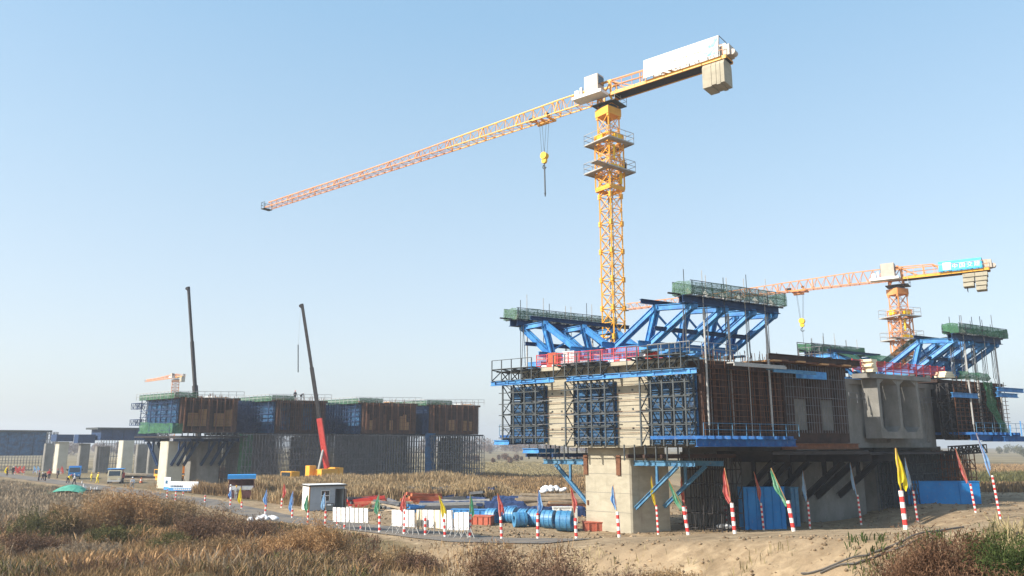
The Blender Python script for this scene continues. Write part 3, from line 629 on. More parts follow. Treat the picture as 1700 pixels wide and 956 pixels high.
def side_form(name, label, FR, s0, s1, u, z0, z1, panel_mat, nup=4, depth=.95, steel='steel', group=None, cat='formwork', npanel=3, rows=4, walers=5, zig=True, top_cage=None):
    """steel formwork on a web: sheet panels, lattice uprights standing off it, walers; u = web face, uprights on the -u side"""
    t = thing(name, label, cat, FR((s0+s1)/2, u-.5, z0), 0, group)
    for i in range(npanel):
        for j in range(rows):
            a = s0+(s1-s0)*i/npanel; b = s0+(s1-s0)*(i+1)/npanel; c = z0+(z1-z0)*j/rows; d = z0+(z1-z0)*(j+1)/rows; m = MB()
            hx(m, FR, a+.03, b-.03, u-.16, u-.06, c+.03, d-.03)
            for k in range(3): zz = c+(d-c)*(k+.5)/3; hx(m, FR, a+.06, b-.06, u-.28, u-.16, zz-.05, zz+.05)
            m.build('form_panel', panel_mat, t)
    ups = [s0+.12+(s1-s0-.24)*k/(nup-1) for k in range(nup)]
    for s in ups:
        m = MB(); n = max(3, round((z1-z0)/1.25)); zt = z1+.1; zb = z0-.1
        m.beam(FR(s, u-.32, zb), FR(s, u-.32, zt), .11); m.beam(FR(s, u-.32-depth, zb), FR(s, u-.32-depth, zt), .12)
        for k in range(n+1):
            z = zb+(zt-zb)*k/n; m.beam(FR(s, u-.32, z), FR(s, u-.32-depth, z), .075)
            if k < n:
                z2 = zb+(zt-zb)*(k+1)/n; a, b = (u-.32, u-.32-depth) if k % 2 else (u-.32-depth, u-.32); m.beam(FR(s, a, z), FR(s, b, z2), .075)
        m.build('lattice_upright', steel, t)
    for k in range(walers):
        z = z0+(z1-z0)*(k+.4)/walers; m = MB(); m.beam(FR(s0-.3, u-.36-depth, z), FR(s1+.3, u-.36-depth, z), .07); m.beam(FR(s0-.1, u-.40, z+.15), FR(s1+.1, u-.40, z+.15), .1)
        if zig and k % 2 == 0:
            for i in range(nup-1): m.beam(FR(ups[i], u-.34-depth, z), FR(ups[i+1], u-.34-depth, z+(z1-z0)/walers), .055)
        m.build('waler', steel, t)
    if top_cage:
        zc0, zc1, w = top_cage; e = .3
        n = nup+1; ss = [s0-e+(s1-s0+2*e)*k/(n-1) for k in range(n)]
        for s in ss:
            m = MB(); m.beam(FR(s, u-w, zc0), FR(s, u-w, zc1+.8), .075); m.beam(FR(s, u-w, zc0), FR(s, u-.2, zc0), .10); m.beam(FR(s, u-w, zc1-.1), FR(s, u-.1, zc1-.35), .10)
            m.beam(FR(s, u-w, zc0), FR(s, u-w*.5, zc1-.2), .08); m.beam(FR(s, u-.2, zc0), FR(s, u-w*.5, zc1-.2), .08); m.beam(FR(s, u-.2, zc0-.1), FR(s, u-.2, zc1-.4), .09)
            m.build('flange_bracket', steel, t)
        m = MB()
        for (uu, z) in ((u-w, zc0), (u-w, zc1+.8), (u-w, zc1-.05), (u-w*.5, zc1-.2)): m.beam(FR(ss[0], uu, z), FR(ss[-1], uu, z), .055)
        m.build('handrail', steel, t)
        m = MB(); hx(m, FR, ss[0], ss[-1], u-w+.05, u-w+.85, zc1-.06, zc1-.01); m.build('walkway_boards', 'steel', t)
        m = MB(); hx(m, FR, s0-.2, s1+.2, u-w+.4, u-.1, zc1-.32, zc1-.26); m.build('flange_form_panel', 'steel', t)
    return t
def pier(name, label, FR, s0, s1, u0, u1, z0, z1, m, group=None, cap=None, recess=False):
    t = thing(name, label, 'bridge pier', FR((s0+s1)/2, (u0+u1)/2, z0), 0, group)
    b = MB(); c = .12; P = [(s0+c,u0),(s1-c,u0),(s1,u0+c),(s1,u1-c),(s1-c,u1),(s0+c,u1),(s0,u1-c),(s0,u0+c)]
    b.add([FR(s,u,z0-.6) for s,u in P]+[FR(s,u,z1) for s,u in P], [tuple(range(7,-1,-1)), tuple(range(8,16))]+[(k,(k+1)%8,8+(k+1)%8,8+k) for k in range(8)])
    b.build('shaft', m, t)
    if cap:
        hx(MB(), FR, s0+.25, s1-.25, u0+.15, u1-.15, z1, z1+cap).build('bearing_block', m, t)
    return t
def arm_bracket(name, label, FR, s_pier, s_tip, us, zt, zb, m, parent=None, w=.28, group=None, post=True):
    """triangular steel corbel fixed to a pier face: top beam, raking strut, post"""
    t = thing(name, label, 'pier bracket', FR(s_pier, us[0], zt), 0, group)
    for u in us:
        k = MB(); k.ibeam(FR(s_pier, u, zt), FR(s_tip, u, zt), w, w*1.5); k.build('top_beam', m, t)
        k = MB(); k.ibeam(FR(s_pier+.0, u, zb), FR(s_pier+(s_tip-s_pier)*.72, u, zt-w*.75), w, w*1.1); k.build('raking_strut', m, t)
        if post: k = MB(); k.beam(FR(s_pier+(s_tip-s_pier)*.38, u, zt-w*.75), FR(s_pier+(s_tip-s_pier)*.38, u, zb+(zt-zb)*.55), w*.7); k.build('post', m, t)
    return t

# ---- near bridge, first girder (left): lit side wall faces the sun
g1 = box_girder('bridge_girder', 'pale concrete girder block on the nearest pier, tie bars across its sunlit side', F, 1.2, 18.4, .15, 8.8, 7.05, 14.25, 2, 'concrete', flange=1.15, haunch=.55, cell_mat='rust_dark')
mb = MB()
for z in (12.35, 11.6, 11.05, 10.1, 9.75, 8.7, 8.3):
    for (a, b) in ((4.4, 8.2), (12.0, 15.4)): MB().beam(F(a, -.02, z), F(b, -.02, z-.03), .035).build('tie_bar', 'rust', g1)
for z in (12.5, 11.3, 9.9, 9.2, 7.9):
    MB().beam(F(4.0, -.92, z), F(16.0, -.95, z+random.uniform(-.12, .12)), .04).build('tie_bar', 'scaff', g1)
for s in np.linspace(5.0, 7.6, 3).tolist()+np.linspace(12.7, 14.8, 3).tolist():
    for z in (8.6, 10.2, 11.8): hx(MB(), F, s-.07, s+.07, .08, .15, z, z+.14).build('tie_plate', 'steel', g1)
side_form('side_formwork', 'leftmost blue formwork tower on the sunlit side of the near girder', F, 15.3, 19.5, .15, 7.5, 12.7, 'blue_form', 4, group='formwork on the near girder side', top_cage=(13.2, 14.35, 2.1))
side_form('side_formwork', 'middle blue formwork tower on the near girder side, directly above the pier', F, 7.8, 12.2, .15, 7.25, 12.7, 'blue_form', 4, group='formwork on the near girder side', top_cage=(13.2, 14.35, 2.1))
side_form('side_formwork', 'right hand blue formwork tower at the near corner of the girder', F, .25, 4.6, .15, 7.3, 12.9, 'blue_form', 5, group='formwork on the near girder side', npanel=4, top_cage=(13.3, 14.45, 2.1))
for (a, b, lab) in ((12.9, 20.4, 'left blue steel beam running level along the sunlit side of the near girder'), (-1.0, 11.5, 'right blue steel beam running level along the near girder side to its corner')):
    t = thing('side_beam', lab, 'steel beam', F(a, -1.5, 13.0), 0, 'level blue beams on the near girder side')
    mb = MB(); mb.ibeam(F(a, -1.5, 13.0), F(b, -1.5, 13.0), .3, .42); mb.build('beam_length', 'blue', t)
    for s in np.arange(a+.6, b, 1.6): MB().beam(F(s, -1.58, 12.82), F(s, -1.58, 13.18), .05, .2).build('stiffener', 'blue', t)
for (s, u0, u1, z, lab) in ((20.3, -1.2, 1.2, 7.5, 'short blue beam end poking out at the far lower left corner of the near girder'), (16.6, -1.4, 2.5, 6.75, 'blue beam under the left part of the near girder')):
    mb = MB(); mb.ibeam(F(s, u0, z), F(s-1.8, u0, z), .3, .42); mb.ibeam(F(s, u0, z+.0), F(s, u1, z), .3, .4); tag(mb.build('support_beam', 'blue'), lab, 'steel beam')

# deck edge kick board and red fence
fe = thing('red_fence', 'red mesh safety fence with striped kick board along the near girder deck', 'fence', F(10, -1.0, 14.26))
for k, s in enumerate(np.arange(4.6, 16.4, 1.2)): MB().beam(F(s, -1.0, 14.26), F(s, -1.0, 15.45), .07).build('fence_post', 'redmesh', fe)
for k, s in enumerate(np.arange(4.6, 15.3, 1.2)):
    mb = MB()
    for z in (14.6, 15.0, 15.4): mb.beam(F(s+.04, -1.0, z), F(s+1.16, -1.0, z), .045)
    for j in range(7): mb.beam(F(s+.12+j*.15, -1.0, 14.45), F(s+.12+j*.15, -1.0, 15.4), .028)
    mb.build('mesh_panel', 'redmesh', fe)
    hx(MB(), F, s+.02, s+.58, -1.06, -1.03, 14.27, 14.42).build('kick_board', 'white', fe); hx(MB(), F, s+.6, s+1.18, -1.06, -1.03, 14.27, 14.42).build('kick_board', 'red', fe)
fe2 = thing('red_fence', 'red mesh safety fence on the far side of the near girder deck', 'fence', F(9, 8.6, 14.26))
for s in np.arange(7.5, 14.5, 1.3): MB().beam(F(s, 8.6, 14.26), F(s, 8.6, 15.45), .07).build('fence_post', 'redmesh', fe2)
mb = MB(); 
for z in (14.6, 15.0, 15.4): mb.beam(F(7.5, 8.6, z), F(14, 8.6, z), .05)
mb.build('mesh_panel', 'redmesh', fe2)
# clutter on the deck
for (s, u, d, m, lab, nm, cat) in ((12.6, .1, (1.2,.8,1.25), 'white', 'white box standing behind the red fence on the near deck', 'equipment_box', 'box'), (6.4, 2.2, (1.4,1.0,.9), 'white', 'white pump cabinet on the deck just right of the crane mast', 'pump_cabinet', 'cabinet'),
        (14.9, .5, (.9,.8,1.3), 'orange', 'orange gas cage behind the left end of the red fence', 'gas_cage', 'cage'), (4.7, .6, (.9,.7,.8), 'red', 'red tool chest behind the right end of the red fence', 'tool_chest', 'chest'), (16.6, .2, (1.5, .9, .55), 'blue', 'low blue tool trough at the far left end of the near deck', 'tool_trough', 'trough')):
    p = F(s, u, 14.25); t = thing(nm, lab, cat, p, -.69); mb = MB(); mb.box((0,0,d[2]/2+.06), d); mb.build('body', m, t, local=True)
    mb = MB(); mb.box((0,0,d[2]+.09), (d[0]+.06, d[1]+.06, .06)); mb.build('lid', m, t, local=True)
    mb = MB(); [mb.box((sx*d[0]*.38, sy*d[1]*.35, .03), (.12,.12,.06)) for sx in (-1,1) for sy in (-1,1)]; mb.build('foot', 'steel', t, local=True)

# ---- dark formwork and reinforcement closing the near end
def end_cage(name, label, FR, s, u0, u1, z0, z1, cells, seed=0, front=0):
    """dark shutter frame of an end face: frame members as parts, bars as stuff, back shutters recessed"""
    t = thing(name, label, 'end formwork', FR(s, (u0+u1)/2, z0)); R = random.Random(seed)
    for (a, b, c, d) in ((u0, u1, z0, z0+.55), (u0, u1, z1-.55, z1)): hx(MB(), FR, s, s+1.1, a, b, c, d).build('frame_beam', 'rust_dark', t)
    n = cells
    for k in range(n+1):
        u = u0+(u1-u0-.4)*k/n; hx(MB(), FR, s+.02, s+1.08, u, u+.4, z0+.56, z1-.56).build('frame_post', 'rust_dark', t)
    for k in range(n):
        a = u0+(u1-u0-.4)*k/n+.42; b = u0+(u1-u0-.4)*(k+1)/n-.02; hx(MB(), FR, s+.85, s+.95, a, b, z0+.57, z1-.57).build('back_shutter', 'steel_black' if (k+seed) % 3 else 'rust_dark', t)
    mb = MB(); u = u0+.1
    while u < u1: mb.beam(FR(s-.08+R.uniform(-.02,.3), u, z0+R.uniform(.1,.6)), FR(s-.08+R.uniform(-.02,.3), u+R.uniform(-.1,.1), z1+R.uniform(-.4,.9)), .04); u += R.uniform(.12,.42)
    z = z0+.5
    while z < z1: mb.beam(FR(s-.1, u0, z), FR(s-.1, u1, z+R.uniform(-.05,.05)), .035); z += R.uniform(.3,.6)
    mb.build('reinforcement_bars', 'rust', t, kind='stuff')
    return t
end_cage('end_formwork', 'dark rusty formwork closing the near end of the girder behind the hanger rods', F, .0, .25, 9.6, 7.4, 14.0, 4, 1)
# second girder of the near row, with rebar cells still open to view
g1b = box_girder('bridge_girder', 'dark unfinished girder with two pale cells behind upright reinforcement, right of the hanger rods', F, .4, 17, 10.4, 19.0, 7.45, 14.3, 2, 'rust_dark', flange=.2, cell_mat='concrete_grey', web=1.3, cell_depth=.5, deck_mat='rust_dark', bot=1.1, top=.8)
for a_, b_ in ((11.75, 14.0), (15.4, 17.65)): hx(MB(), F, .72, .82, a_, b_, 11.3, 13.48).build('upper_shutter', 'rust_dark', g1b)
mb = MB()
for k in range(24):
    u = 10.6+k*.35+random.uniform(-.05,.05); mb.beam(F(.3, u, 8.3), F(.3, u+random.uniform(-.05,.05), 14.2+random.uniform(-.2,.3)), .04)
for z in (9.2, 9.9, 10.7, 11.4, 12.3, 13.1): mb.beam(F(.25, 10.5, z), F(.25, 18.9, z), .035)
mb.build('reinforcement_bars', 'scaff', g1b, kind='stuff')
mb = MB(); mb.ibeam(F(-.1, 9.0, 7.15), F(-.1, 19.3, 7.15), .35, .5); tag(mb.build('edge_beam', 'rust'), 'long rusty steel beam along the bottom of the open celled girder', 'steel beam')
mb = MB(); mb.ibeam(F(-.2, 8.0, 14.75), F(-.2, 20.4, 14.75), .35, .5); tag(mb.build('edge_beam', 'rust_dark'), 'long dark rusty beam capping the open celled girder', 'steel beam')
# timber and rod clutter along the deck top of the second girder
dk = thing('deck_formwork', 'brown deck shuttering with bars sticking up over the open celled girder', 'deck formwork', F(1.5, 14, 14.3))
for k in range(11): u = 8.2+k*1.05; hx(MB(), F, -.5+.1*(k % 3), 6.5, u, u+.98, 14.32+.06*(k % 2), 14.46+.06*(k % 2)).build('shutter_board', 'rust' if k % 3 else 'timber', dk)
mb = MB()
for k in range(70): u = random.uniform(8, 19.5); s = random.uniform(0, 6); h = random.uniform(.5, 1.3); mb.beam(F(s, u, 14.4), F(s+random.uniform(-.15,.15), u+random.uniform(-.15,.15), 14.4+h), .035)
mb.build('starter_bars', 'rust', dk, kind='stuff')
rl = thing('guard_rail', 'thin grey tube guard rail on the deck edge above the open cells', 'railing', F(-.4, 14, 14.9)); mb = MB(); railing(mb, [F(-.4, 11.5, 14.9), F(-.4, 16.0, 14.9), F(2.5, 16.0, 14.9)], 1.25, .055, 1.1); mb.build('rail', 'scaff', rl)
rl = thing('guard_rail', 'thin tube guard rail along the corner walkway of the near deck', 'railing', F(1, -1.8, 14.5)); mb = MB(); railing(mb, [F(3.4, -1.4, 14.4), F(-.4, -1.4, 14.4), F(-.4, 4.0, 14.4)], 1.0, .035, 1.2); mb.build('rail', 'galv', rl)
for i, (u0, u1, z, lab, m) in enumerate(((2.0, 8.2, 13.75, 'pale walkway plank hung in front of the dark end formwork, upper left one', 'galv'), (6.6, 12.0, 13.45, 'bluish walkway plank hung in front of the dark end formwork, lower right one', 'blue_faded'))):
    t = thing('hanging_walkway', lab, 'walkway', F(-1.2, u0, z)); n = 6
    for k in range(n): a = u0+(u1-u0)*k/n; hx(MB(), F, -1.5, -.9, a, a+(u1-u0)/n-.05, z, z+.09).build('walkway_plank', m, t)
    mb = MB(); mb.beam(F(-1.5, u0, z-.12), F(-1.5, u1, z-.12), .12, .2); mb.build('bearer', m, t)
mb = MB(); hx(mb, F, -.5, -.1, 11.5, 15.0, 13.0, 13.65); tag(mb.build('steel_waler', 'blue'), 'short bright blue waler on the open celled girder just below its deck', 'steel beam')

# ---- form travellers
def traveller(label, FR, sf, dr, trusses, u0, u1, zb, hgt, ov, net_len, platform=True, nrods=9, rod_z=7.8, wrap=False, clutter=False, group='form travellers', net_h=1.08, net_m='net', cb=1.0):
    """dr = +1: the overhanging front is at low s; q is the distance back from the front"""
    S = lambda q: sf+dr*q
    t = thing('form_traveller', label, 'form traveller', FR(S(ov), (u0+u1)/2, zb), 0, group)
    zD = zb+hgt*.86
    for u in trusses:
        A = FR(S(ov+3.6), u, zb+.35); B = FR(S(ov+.1), u, zb+.35); C = FR(S(ov-.85), u, zb+hgt*.9); D = FR(S(.1), u, zD)
        tr = thing('main_truss', None, None, B); tr.location = B-t.location; tr.parent = t
        for (nm, a, b) in (('bottom_chord', A, B), ('rear_diagonal', A, C), ('post', B, C), ('top_chord', C, D), ('front_diagonal', B, D)):
            # the members are twin channels: two plates with a dark gap between them
            d = (b-a).normalized(); up = TX; nn = d.cross(up).normalized(); mb = MB()
            for q in (-.14, .14):
                mb.beam(a+up*q, b+up*q, .045, .46, ref=nn); mb.beam(a+up*q*1.35+nn*.21, b+up*q*1.35+nn*.21, .16, .045, ref=nn); mb.beam(a+up*q*1.35-nn*.21, b+up*q*1.35-nn*.21, .16, .045, ref=nn)
            mb.build(nm, 'blue', tr)
        for P in (A, B, C, D):
            mb = MB(); mb.tube(P-TX*.24, P+TX*.24, .34, 8); mb.build('joint_plate', 'blue', tr)
    def cross(nm, q, z, a, b, m='blue_dark', w=.32, h=.5):
        mb = MB(); mb.ibeam(FR(S(q), a, z), FR(S(q), b, z), w, h); return mb.build(nm, m, t)
    cross('front_beam', -.1, zD+.42, u0, u1, 'blue_dark', .45, .62); cross('front_beam', .45, zD+.40, u0+.3, u1-.3, 'blue_dark', .3, .5); cross('crab_beam', .1, zD+.78, u0-1.3, u1+.9, 'steel_black', .14, .12)
    cross('rear_beam', ov-.85, zb+hgt*.9+.45, u0-.3, u1-.6, 'blue_dark', .28, .36); cross('bracing_beam', ov-1.8, zb+hgt*.42, u0, u1-.5, 'blue_dark', .28, .34); cross('bracing_beam', ov-.2, zb+.55, u0, u1, 'blue', .3, .5); cross('anchor_beam', ov+3.4, zb+.75, u0, u1, 'blue', .3, .5)
    for k in range(len(trusses)-1):
        a, b = trusses[k], trusses[k+1]; mb = MB(); z1_, z2_ = zb+.8, zb+hgt*.8; mb.beam(FR(S(ov-.4), a, z1_), FR(S(ov-.8), b, z2_), .14); mb.beam(FR(S(ov-.4), b, z1_), FR(S(ov-.8), a, z2_), .14); mb.build('cross_brace', 'blue', t)
    for u in trusses: mb = MB(); mb.beam(FR(S(ov-1.4), u, zb+.02), FR(S(ov+4.6), u, zb+.02), .5, .16); mb.build('slide_rail', 'blue_faded', t)
    for u in trusses: mb = MB(); mb.box(FR(S(ov+.1), u, zb-.02), (.9,.7,.3), .55); mb.build('front_shoe', 'steel', t)
    # front platform with green netting around it
    zp = zD+.78; q0, q1 = -.85, .75; m = MB(); P = lambda q, u, z: FR(S(q), u, z)
    m = MB()
    for k in range(int((u1-u0)/1.1)+1): u = u0+.2+k*1.1; m.beam(P(q0, u, zp-.05), P(q1, u, zp-.05), .09, .12); m.beam(P(q0, u, zp), P(q0, u, zp+net_h), .05); m.beam(P(q1, u, zp), P(q1, u, zp+net_h), .05)
    for q in (q0, q1):
        for z in (zp, zp+net_h*.5, zp+net_h): m.beam(P(q, u0, z), P(q, u1, z), .05)
    m.build('platform_frame', 'steel', t)
    def sheet(a, b, c, d, sag=.05, nu=14):
        vs = []; fs = []
        for i in range(nu+1):
            for (lo, hi) in ((a.lerp(b, i/nu), d.lerp(c, i/nu)),):
                w = Vector((random.uniform(-1,1), random.uniform(-1,1), 0))*sag; top = hi+Vector((0,0,random.uniform(-.12,.06)))
                vs += [lo+w, (lo+hi)/2+w*1.6, top]
        for i in range(nu):
            for j in range(2): q = i*3+j; fs.append((q, q+3, q+4, q+1))
        x = MB(); x.add(vs, fs); return x
    sheet(P(q0-.03,u0,zp-.05), P(q0-.03,u1,zp-.05), P(q0-.03,u1,zp+net_h), P(q0-.03,u0,zp+net_h)).build('safety_net', net_m, t)
    sheet(P(q1+.03,u0,zp-.05), P(q1+.03,u1,zp-.05), P(q1+.03,u1,zp+net_h), P(q1+.03,u0,zp+net_h)).build('safety_net', net_m, t)
    sheet(P(q0,u0-.02,zp-.05), P(q1,u0-.02,zp-.05), P(q1,u0-.02,zp+net_h), P(q0,u0-.02,zp+net_h), nu=3).build('safety_net', net_m, t)
    sheet(P(q0,u1+.02,zp-.05), P(q1,u1+.02,zp-.05), P(q1,u1+.02,zp+net_h), P(q0,u1+.02,zp+net_h), nu=3).build('safety_net', net_m, t)
    for k in range(6): u = u0+.8+(u1-u0-1.6)*k/5; mb = MB(); mb.beam(P(-.2,u,zp+.1), P(.1,u,zp+.5), .22, .3); mb.build('jack', 'galv', t)
    # hanger rods
    rz_ = rod_z
    for k in range(nrods):
        u = u0+.8+(u1-u0-1.6)*k/(nrods-1); q = -.3 if k % 2 else .35
        mb = MB(); top = zp+net_h+random.uniform(.6,1.7); mb.tube(P(q,u,rz_-.2), P(q,u,top), .035, 5)
        if k % 3 == 1: mb.tube(P(q,u,rz_+1), P(q,u,zD-.3), .09, 6)
        mb.build('hanger_rod', 'galv' if k % 3 else 'steel', t)
        if k % 2 == 0: mb = MB(); mb.tube(P(q+.25,u+.3,zb-.3), P(q+.25,u+.1,zD+.2), .03, 5); mb.tube(P(q+.25,u-.1,zb-.3), P(q+.25,u+.1,zD+.2), .03, 5); mb.build('hanger_rod', 'scaff', t)
    if platform:
        pb = MB(); pb.ibeam(P(-.9,u0-.2,rz_-.35), P(-.9,u1-.2,rz_-.35), .35, .62); pb.build('bottom_beam', 'blue_shaded', t)  # low beams take the darker blue with their shade painted in
        for k in range(int((u1-u0)/.9)): u = u0+.2+k*.9; pb = MB(); pb.beam(P(-1.5,u,rz_+.05), P(3.4,u,rz_+.05), .2, .26); pb.build('bottom_joist', 'blue_shaded', t)
        pb = MB(); railing(pb, [P(-1.4,u0,rz_+.15), P(-1.4,u1-.4,rz_+.15)], 1.0, .04, 1.6); pb.build('railing', 'blue_faded', t)
    if wrap:
        # netting draped over the rear half
        x = MB(); n = 7; q_s = [ov*.30, ov*.62, ov, ov+2.0, ov+4.2, ov+6.0]; zz = [zD+.5, zb+hgt*.98, zb+hgt*.95, zb+hgt*.62, zb+hgt*.25, zb+.2]; vs = []
        uu = np.linspace(u0+.4, u1-.5, n)
        for q, z in zip(q_s, zz):
            for u in uu: vs.append(P(q, u, z+random.uniform(-.15,.15)))
        x.add(vs, [(i*n+j, i*n+j+1, (i+1)*n+j+1, (i+1)*n+j) for i in range(len(q_s)-1) for j in range(n-1) if (i*7+j*3) % 5]); x.build('draped_net', 'netd', t)
    return t
traveller('blue form traveller with tall slanting trusses over the near right end of the near girder', F, .2, 1, (.1, 3.6, 7.0, 9.7), -1.3, 10.1, 15.05, 4.0, 4.35, 10)
traveller('blue form traveller on the near girder, left of the tall crane mast', F, 19.3, -1, (1.0, 5.6, 9.4), -.3, 12.0, 15.05, 4.0, 3.6, 10, rod_z=8.0)

# ---- unit 2: right hand concrete girder
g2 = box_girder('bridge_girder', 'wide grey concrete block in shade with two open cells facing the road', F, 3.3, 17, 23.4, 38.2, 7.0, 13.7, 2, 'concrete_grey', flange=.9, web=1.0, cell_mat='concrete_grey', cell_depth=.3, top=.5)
t = thing('bridge_girder', 'projecting two celled concrete box end between flat shaded concrete walls', 'bridge girder', F(2, 29.5, 7.9))
hx(MB(), F, 1.8, 3.28, 26.3, 33.2, 7.9, 8.55).build('bottom_slab', 'concrete_grey', t); hx(MB(), F, 1.6, 3.28, 24.9, 35.2, 13.75, 14.2).build('deck_slab', 'concrete_grey', t)
for u in (26.3, 29.55, 32.78): hx(MB(), F, 1.81, 3.28, u, u+.42, 8.56, 13.74).build('web_wall', 'concrete_grey', t)
for a, b in ((26.74, 29.53), (29.99, 32.76)):
    for (p, q, r_) in (((a, 8.56), (a+.6, 8.56), (a, 9.1)), ((b, 8.56), (b-.6, 8.56), (b, 9.1)), ((a, 13.74), (a+.8, 13.74), (a, 13.2)), ((b, 13.74), (b-.8, 13.74), (b, 13.2))):
        m = MB(); m.poly([F(1.83, p[0], p[1]), F(1.83, q[0], q[1]), F(1.83, r_[0], r_[1])], 1.4, AX); m.build('corner_fillet', 'concrete_grey', t)
for (u0, u1, z) in ((22.6, 26.3, 12.1), (34.3, 38.6, 12.0)):
    t = thing('wall_scaffold', 'small tube guard scaffold in a pale strip high on the %s concrete wall panel' % ('left' if u0 < 30 else 'right'), 'scaffold', F(2.7, u0, z)); m = MB(); railing(m, [F(2.8, u0+.8, z-.8), F(2.8, u1-.4, z-.8)], 1.0, .05, 1.0); m.build('rail', 'scaff', t)
fe = thing('red_fence', 'red mesh safety fence along the deck edge of the right hand concrete girder', 'fence', F(2, 30, 14.3))
for k in range(13):
    u = 22.5+k*1.3; MB().beam(F(1.7, u, 14.22), F(1.7, u, 15.5), .08).build('fence_post', 'redmesh', fe)
    if k < 12:
        m = MB(); [m.beam(F(1.7, u+.05, z), F(1.7, u+1.25, z), .06) for z in (14.5, 14.9, 15.4)]; [m.beam(F(1.7, u+j*.18, 14.4), F(1.7, u+j*.18, 15.4), .035) for j in range(1, 7)]; m.build('mesh_panel', 'redmesh', fe)
for k in range(4):
    pass
t = thing('block_stack', 'uneven stack of cream blocks on the deck edge above the open concrete cells', 'block stack', F(1.2, 24.4, 14.2))
for k, (du, w) in enumerate(((0,.8),(.1,.6),(-.1,.8),(.05,.5),(0,.9))): hx(MB(), F, .9, 1.9, 24.2+du-w/2+.4, 24.2+du+w/2+.4, 14.25+k*.25, 14.48+k*.25).build('block', 'cream', t)
t = thing('block_stack', 'short stack of cream blocks at the right end of the red fence', 'block stack', F(1.2, 37.0, 14.2))
for k, w in enumerate((1.9, 1.6, 1.2)): hx(MB(), F, .9, 1.9, 37.4-w/2, 37.4+w/2, 14.25+k*.22, 14.45+k*.22).build('block', 'cream', t)
traveller('far blue form traveller draped in green netting, just left of the orange crane mast', F, 19.6, -1, (44, 48, 52), 43.2, 54, 14.7, 3.9, 3.8, 8, wrap=True, net_m='netd', net_h=1.0)
traveller('blue form traveller with green netting at the far right edge, over the shaded scaffold', F, .9, 1, (39.2, 42.4, 45.4, 47.4), 38.4, 48.2, 14.9, 4.0, 4.3, 8, wrap=True, net_m='netd', net_h=1.0, rod_z=8.4)
# far right girder under dark formwork and netting
g3 = box_girder('bridge_girder', 'scaffold clad girder at the far right with green netting hung on it', F, 2.4, 19, 38.9, 50.0, 7.9, 14.2, 3, 'steel_black', flange=1.0, cell_mat='rust_dark', deck_mat='rust_dark')
t = side_form('end_scaffold', 'dark lattice formwork on the end of the far right girder', lambda s, u, z: F(u, s, z), 37.2, 47.5, 2.3, 7.9, 13.6, 'steel_black', 9, .8, 'steel_black', npanel=5, rows=3, walers=8, zig=True, cat='scaffold')
cb = MB()
for k in range(26): u = 38+k*.42; cb.beam(F(1.0+.2*(k%2), u, 7.9), F(1.0+.2*(k%2), u, 14+random.uniform(0,.6)), .05)
for k in range(14): cb.beam(F(.95, 38, 8+k*.45), F(.95, 48.5, 8+k*.45), .05)
cb.build('scaffold_tubes', 'rust', t, kind='stuff')
t = thing('debris_net', 'dark green debris net sagging down the corner of the far right girder', 'debris net', F(.5, 43, 8))
def net_sheet(P, nu, nv, jit=.15):
    vs = [P(i/nu, j/nv)+Vector((random.uniform(-jit,jit), random.uniform(-jit,jit), random.uniform(-jit,jit)*.5)) for i in range(nu+1) for j in range(nv+1)]
    return MB().add(vs, [(i*(nv+1)+j, (i+1)*(nv+1)+j, (i+1)*(nv+1)+j+1, i*(nv+1)+j+1) for i in range(nu) for j in range(nv)])
net_sheet(lambda a, b: F(.3, 42.4+1.6*a+3.2*b*b, 14.0-6.0*b), 5, 12).build('net_fall', 'netd', t)
net_sheet(lambda a, b: F(.25-1.0*b*(1-b), 37.6+6.0*a, 14.9-.8*b), 14, 3).build('net_skirt', 'netd', t)
t = thing('bottom_platform', 'bright blue platform beams hanging low at the far right edge', 'platform', F(0, 46, 7.9))
for s in (-1.2, -.2, .8): m = MB(); m.ibeam(F(s, 42.0, 7.9), F(s, 47.9, 7.9), .35, .55); m.build('platform_beam', 'blue_shaded', t)
for u in (43, 45.2, 47.4): m = MB(); m.beam(F(-1.4, u, 8.2), F(-1.4, u, 9.4+.4*(u > 45)), .1); m.build('post', 'blue', t)
t = thing('side_beam', 'bright blue beams poking out past the far right girder just under its deck', 'steel beam', F(-.5, 48, 13.0))
for z, a, b in ((13.2, 43.6, 49.0), (12.6, 43.4, 47.6)): m = MB(); m.ibeam(F(-.4, a, z), F(-.4, b, z), .35, .45); m.build('beam_length', 'blue', t)
t = thing('side_beam', 'blue waler on the shaded scaffold left of the green debris net', 'steel beam', F(.4, 38, 12.4)); m = MB(); m.ibeam(F(.4, 36.4, 12.4), F(.4, 41.2, 12.4), .3, .5); m.build('beam_length', 'blue', t)
t = thing('lattice_beam', 'short black lattice beam under the far right scaffold', 'lattice beam', F(.5, 37, 6.6)); m = MB(); lattice(m, F(.6, 36.2, 6.3), F(.6, 42.2, 6.5), AX*.6, ZUP*.8, 9, .12, .08, False); m.build('lattice_frame', 'steel_black', t)
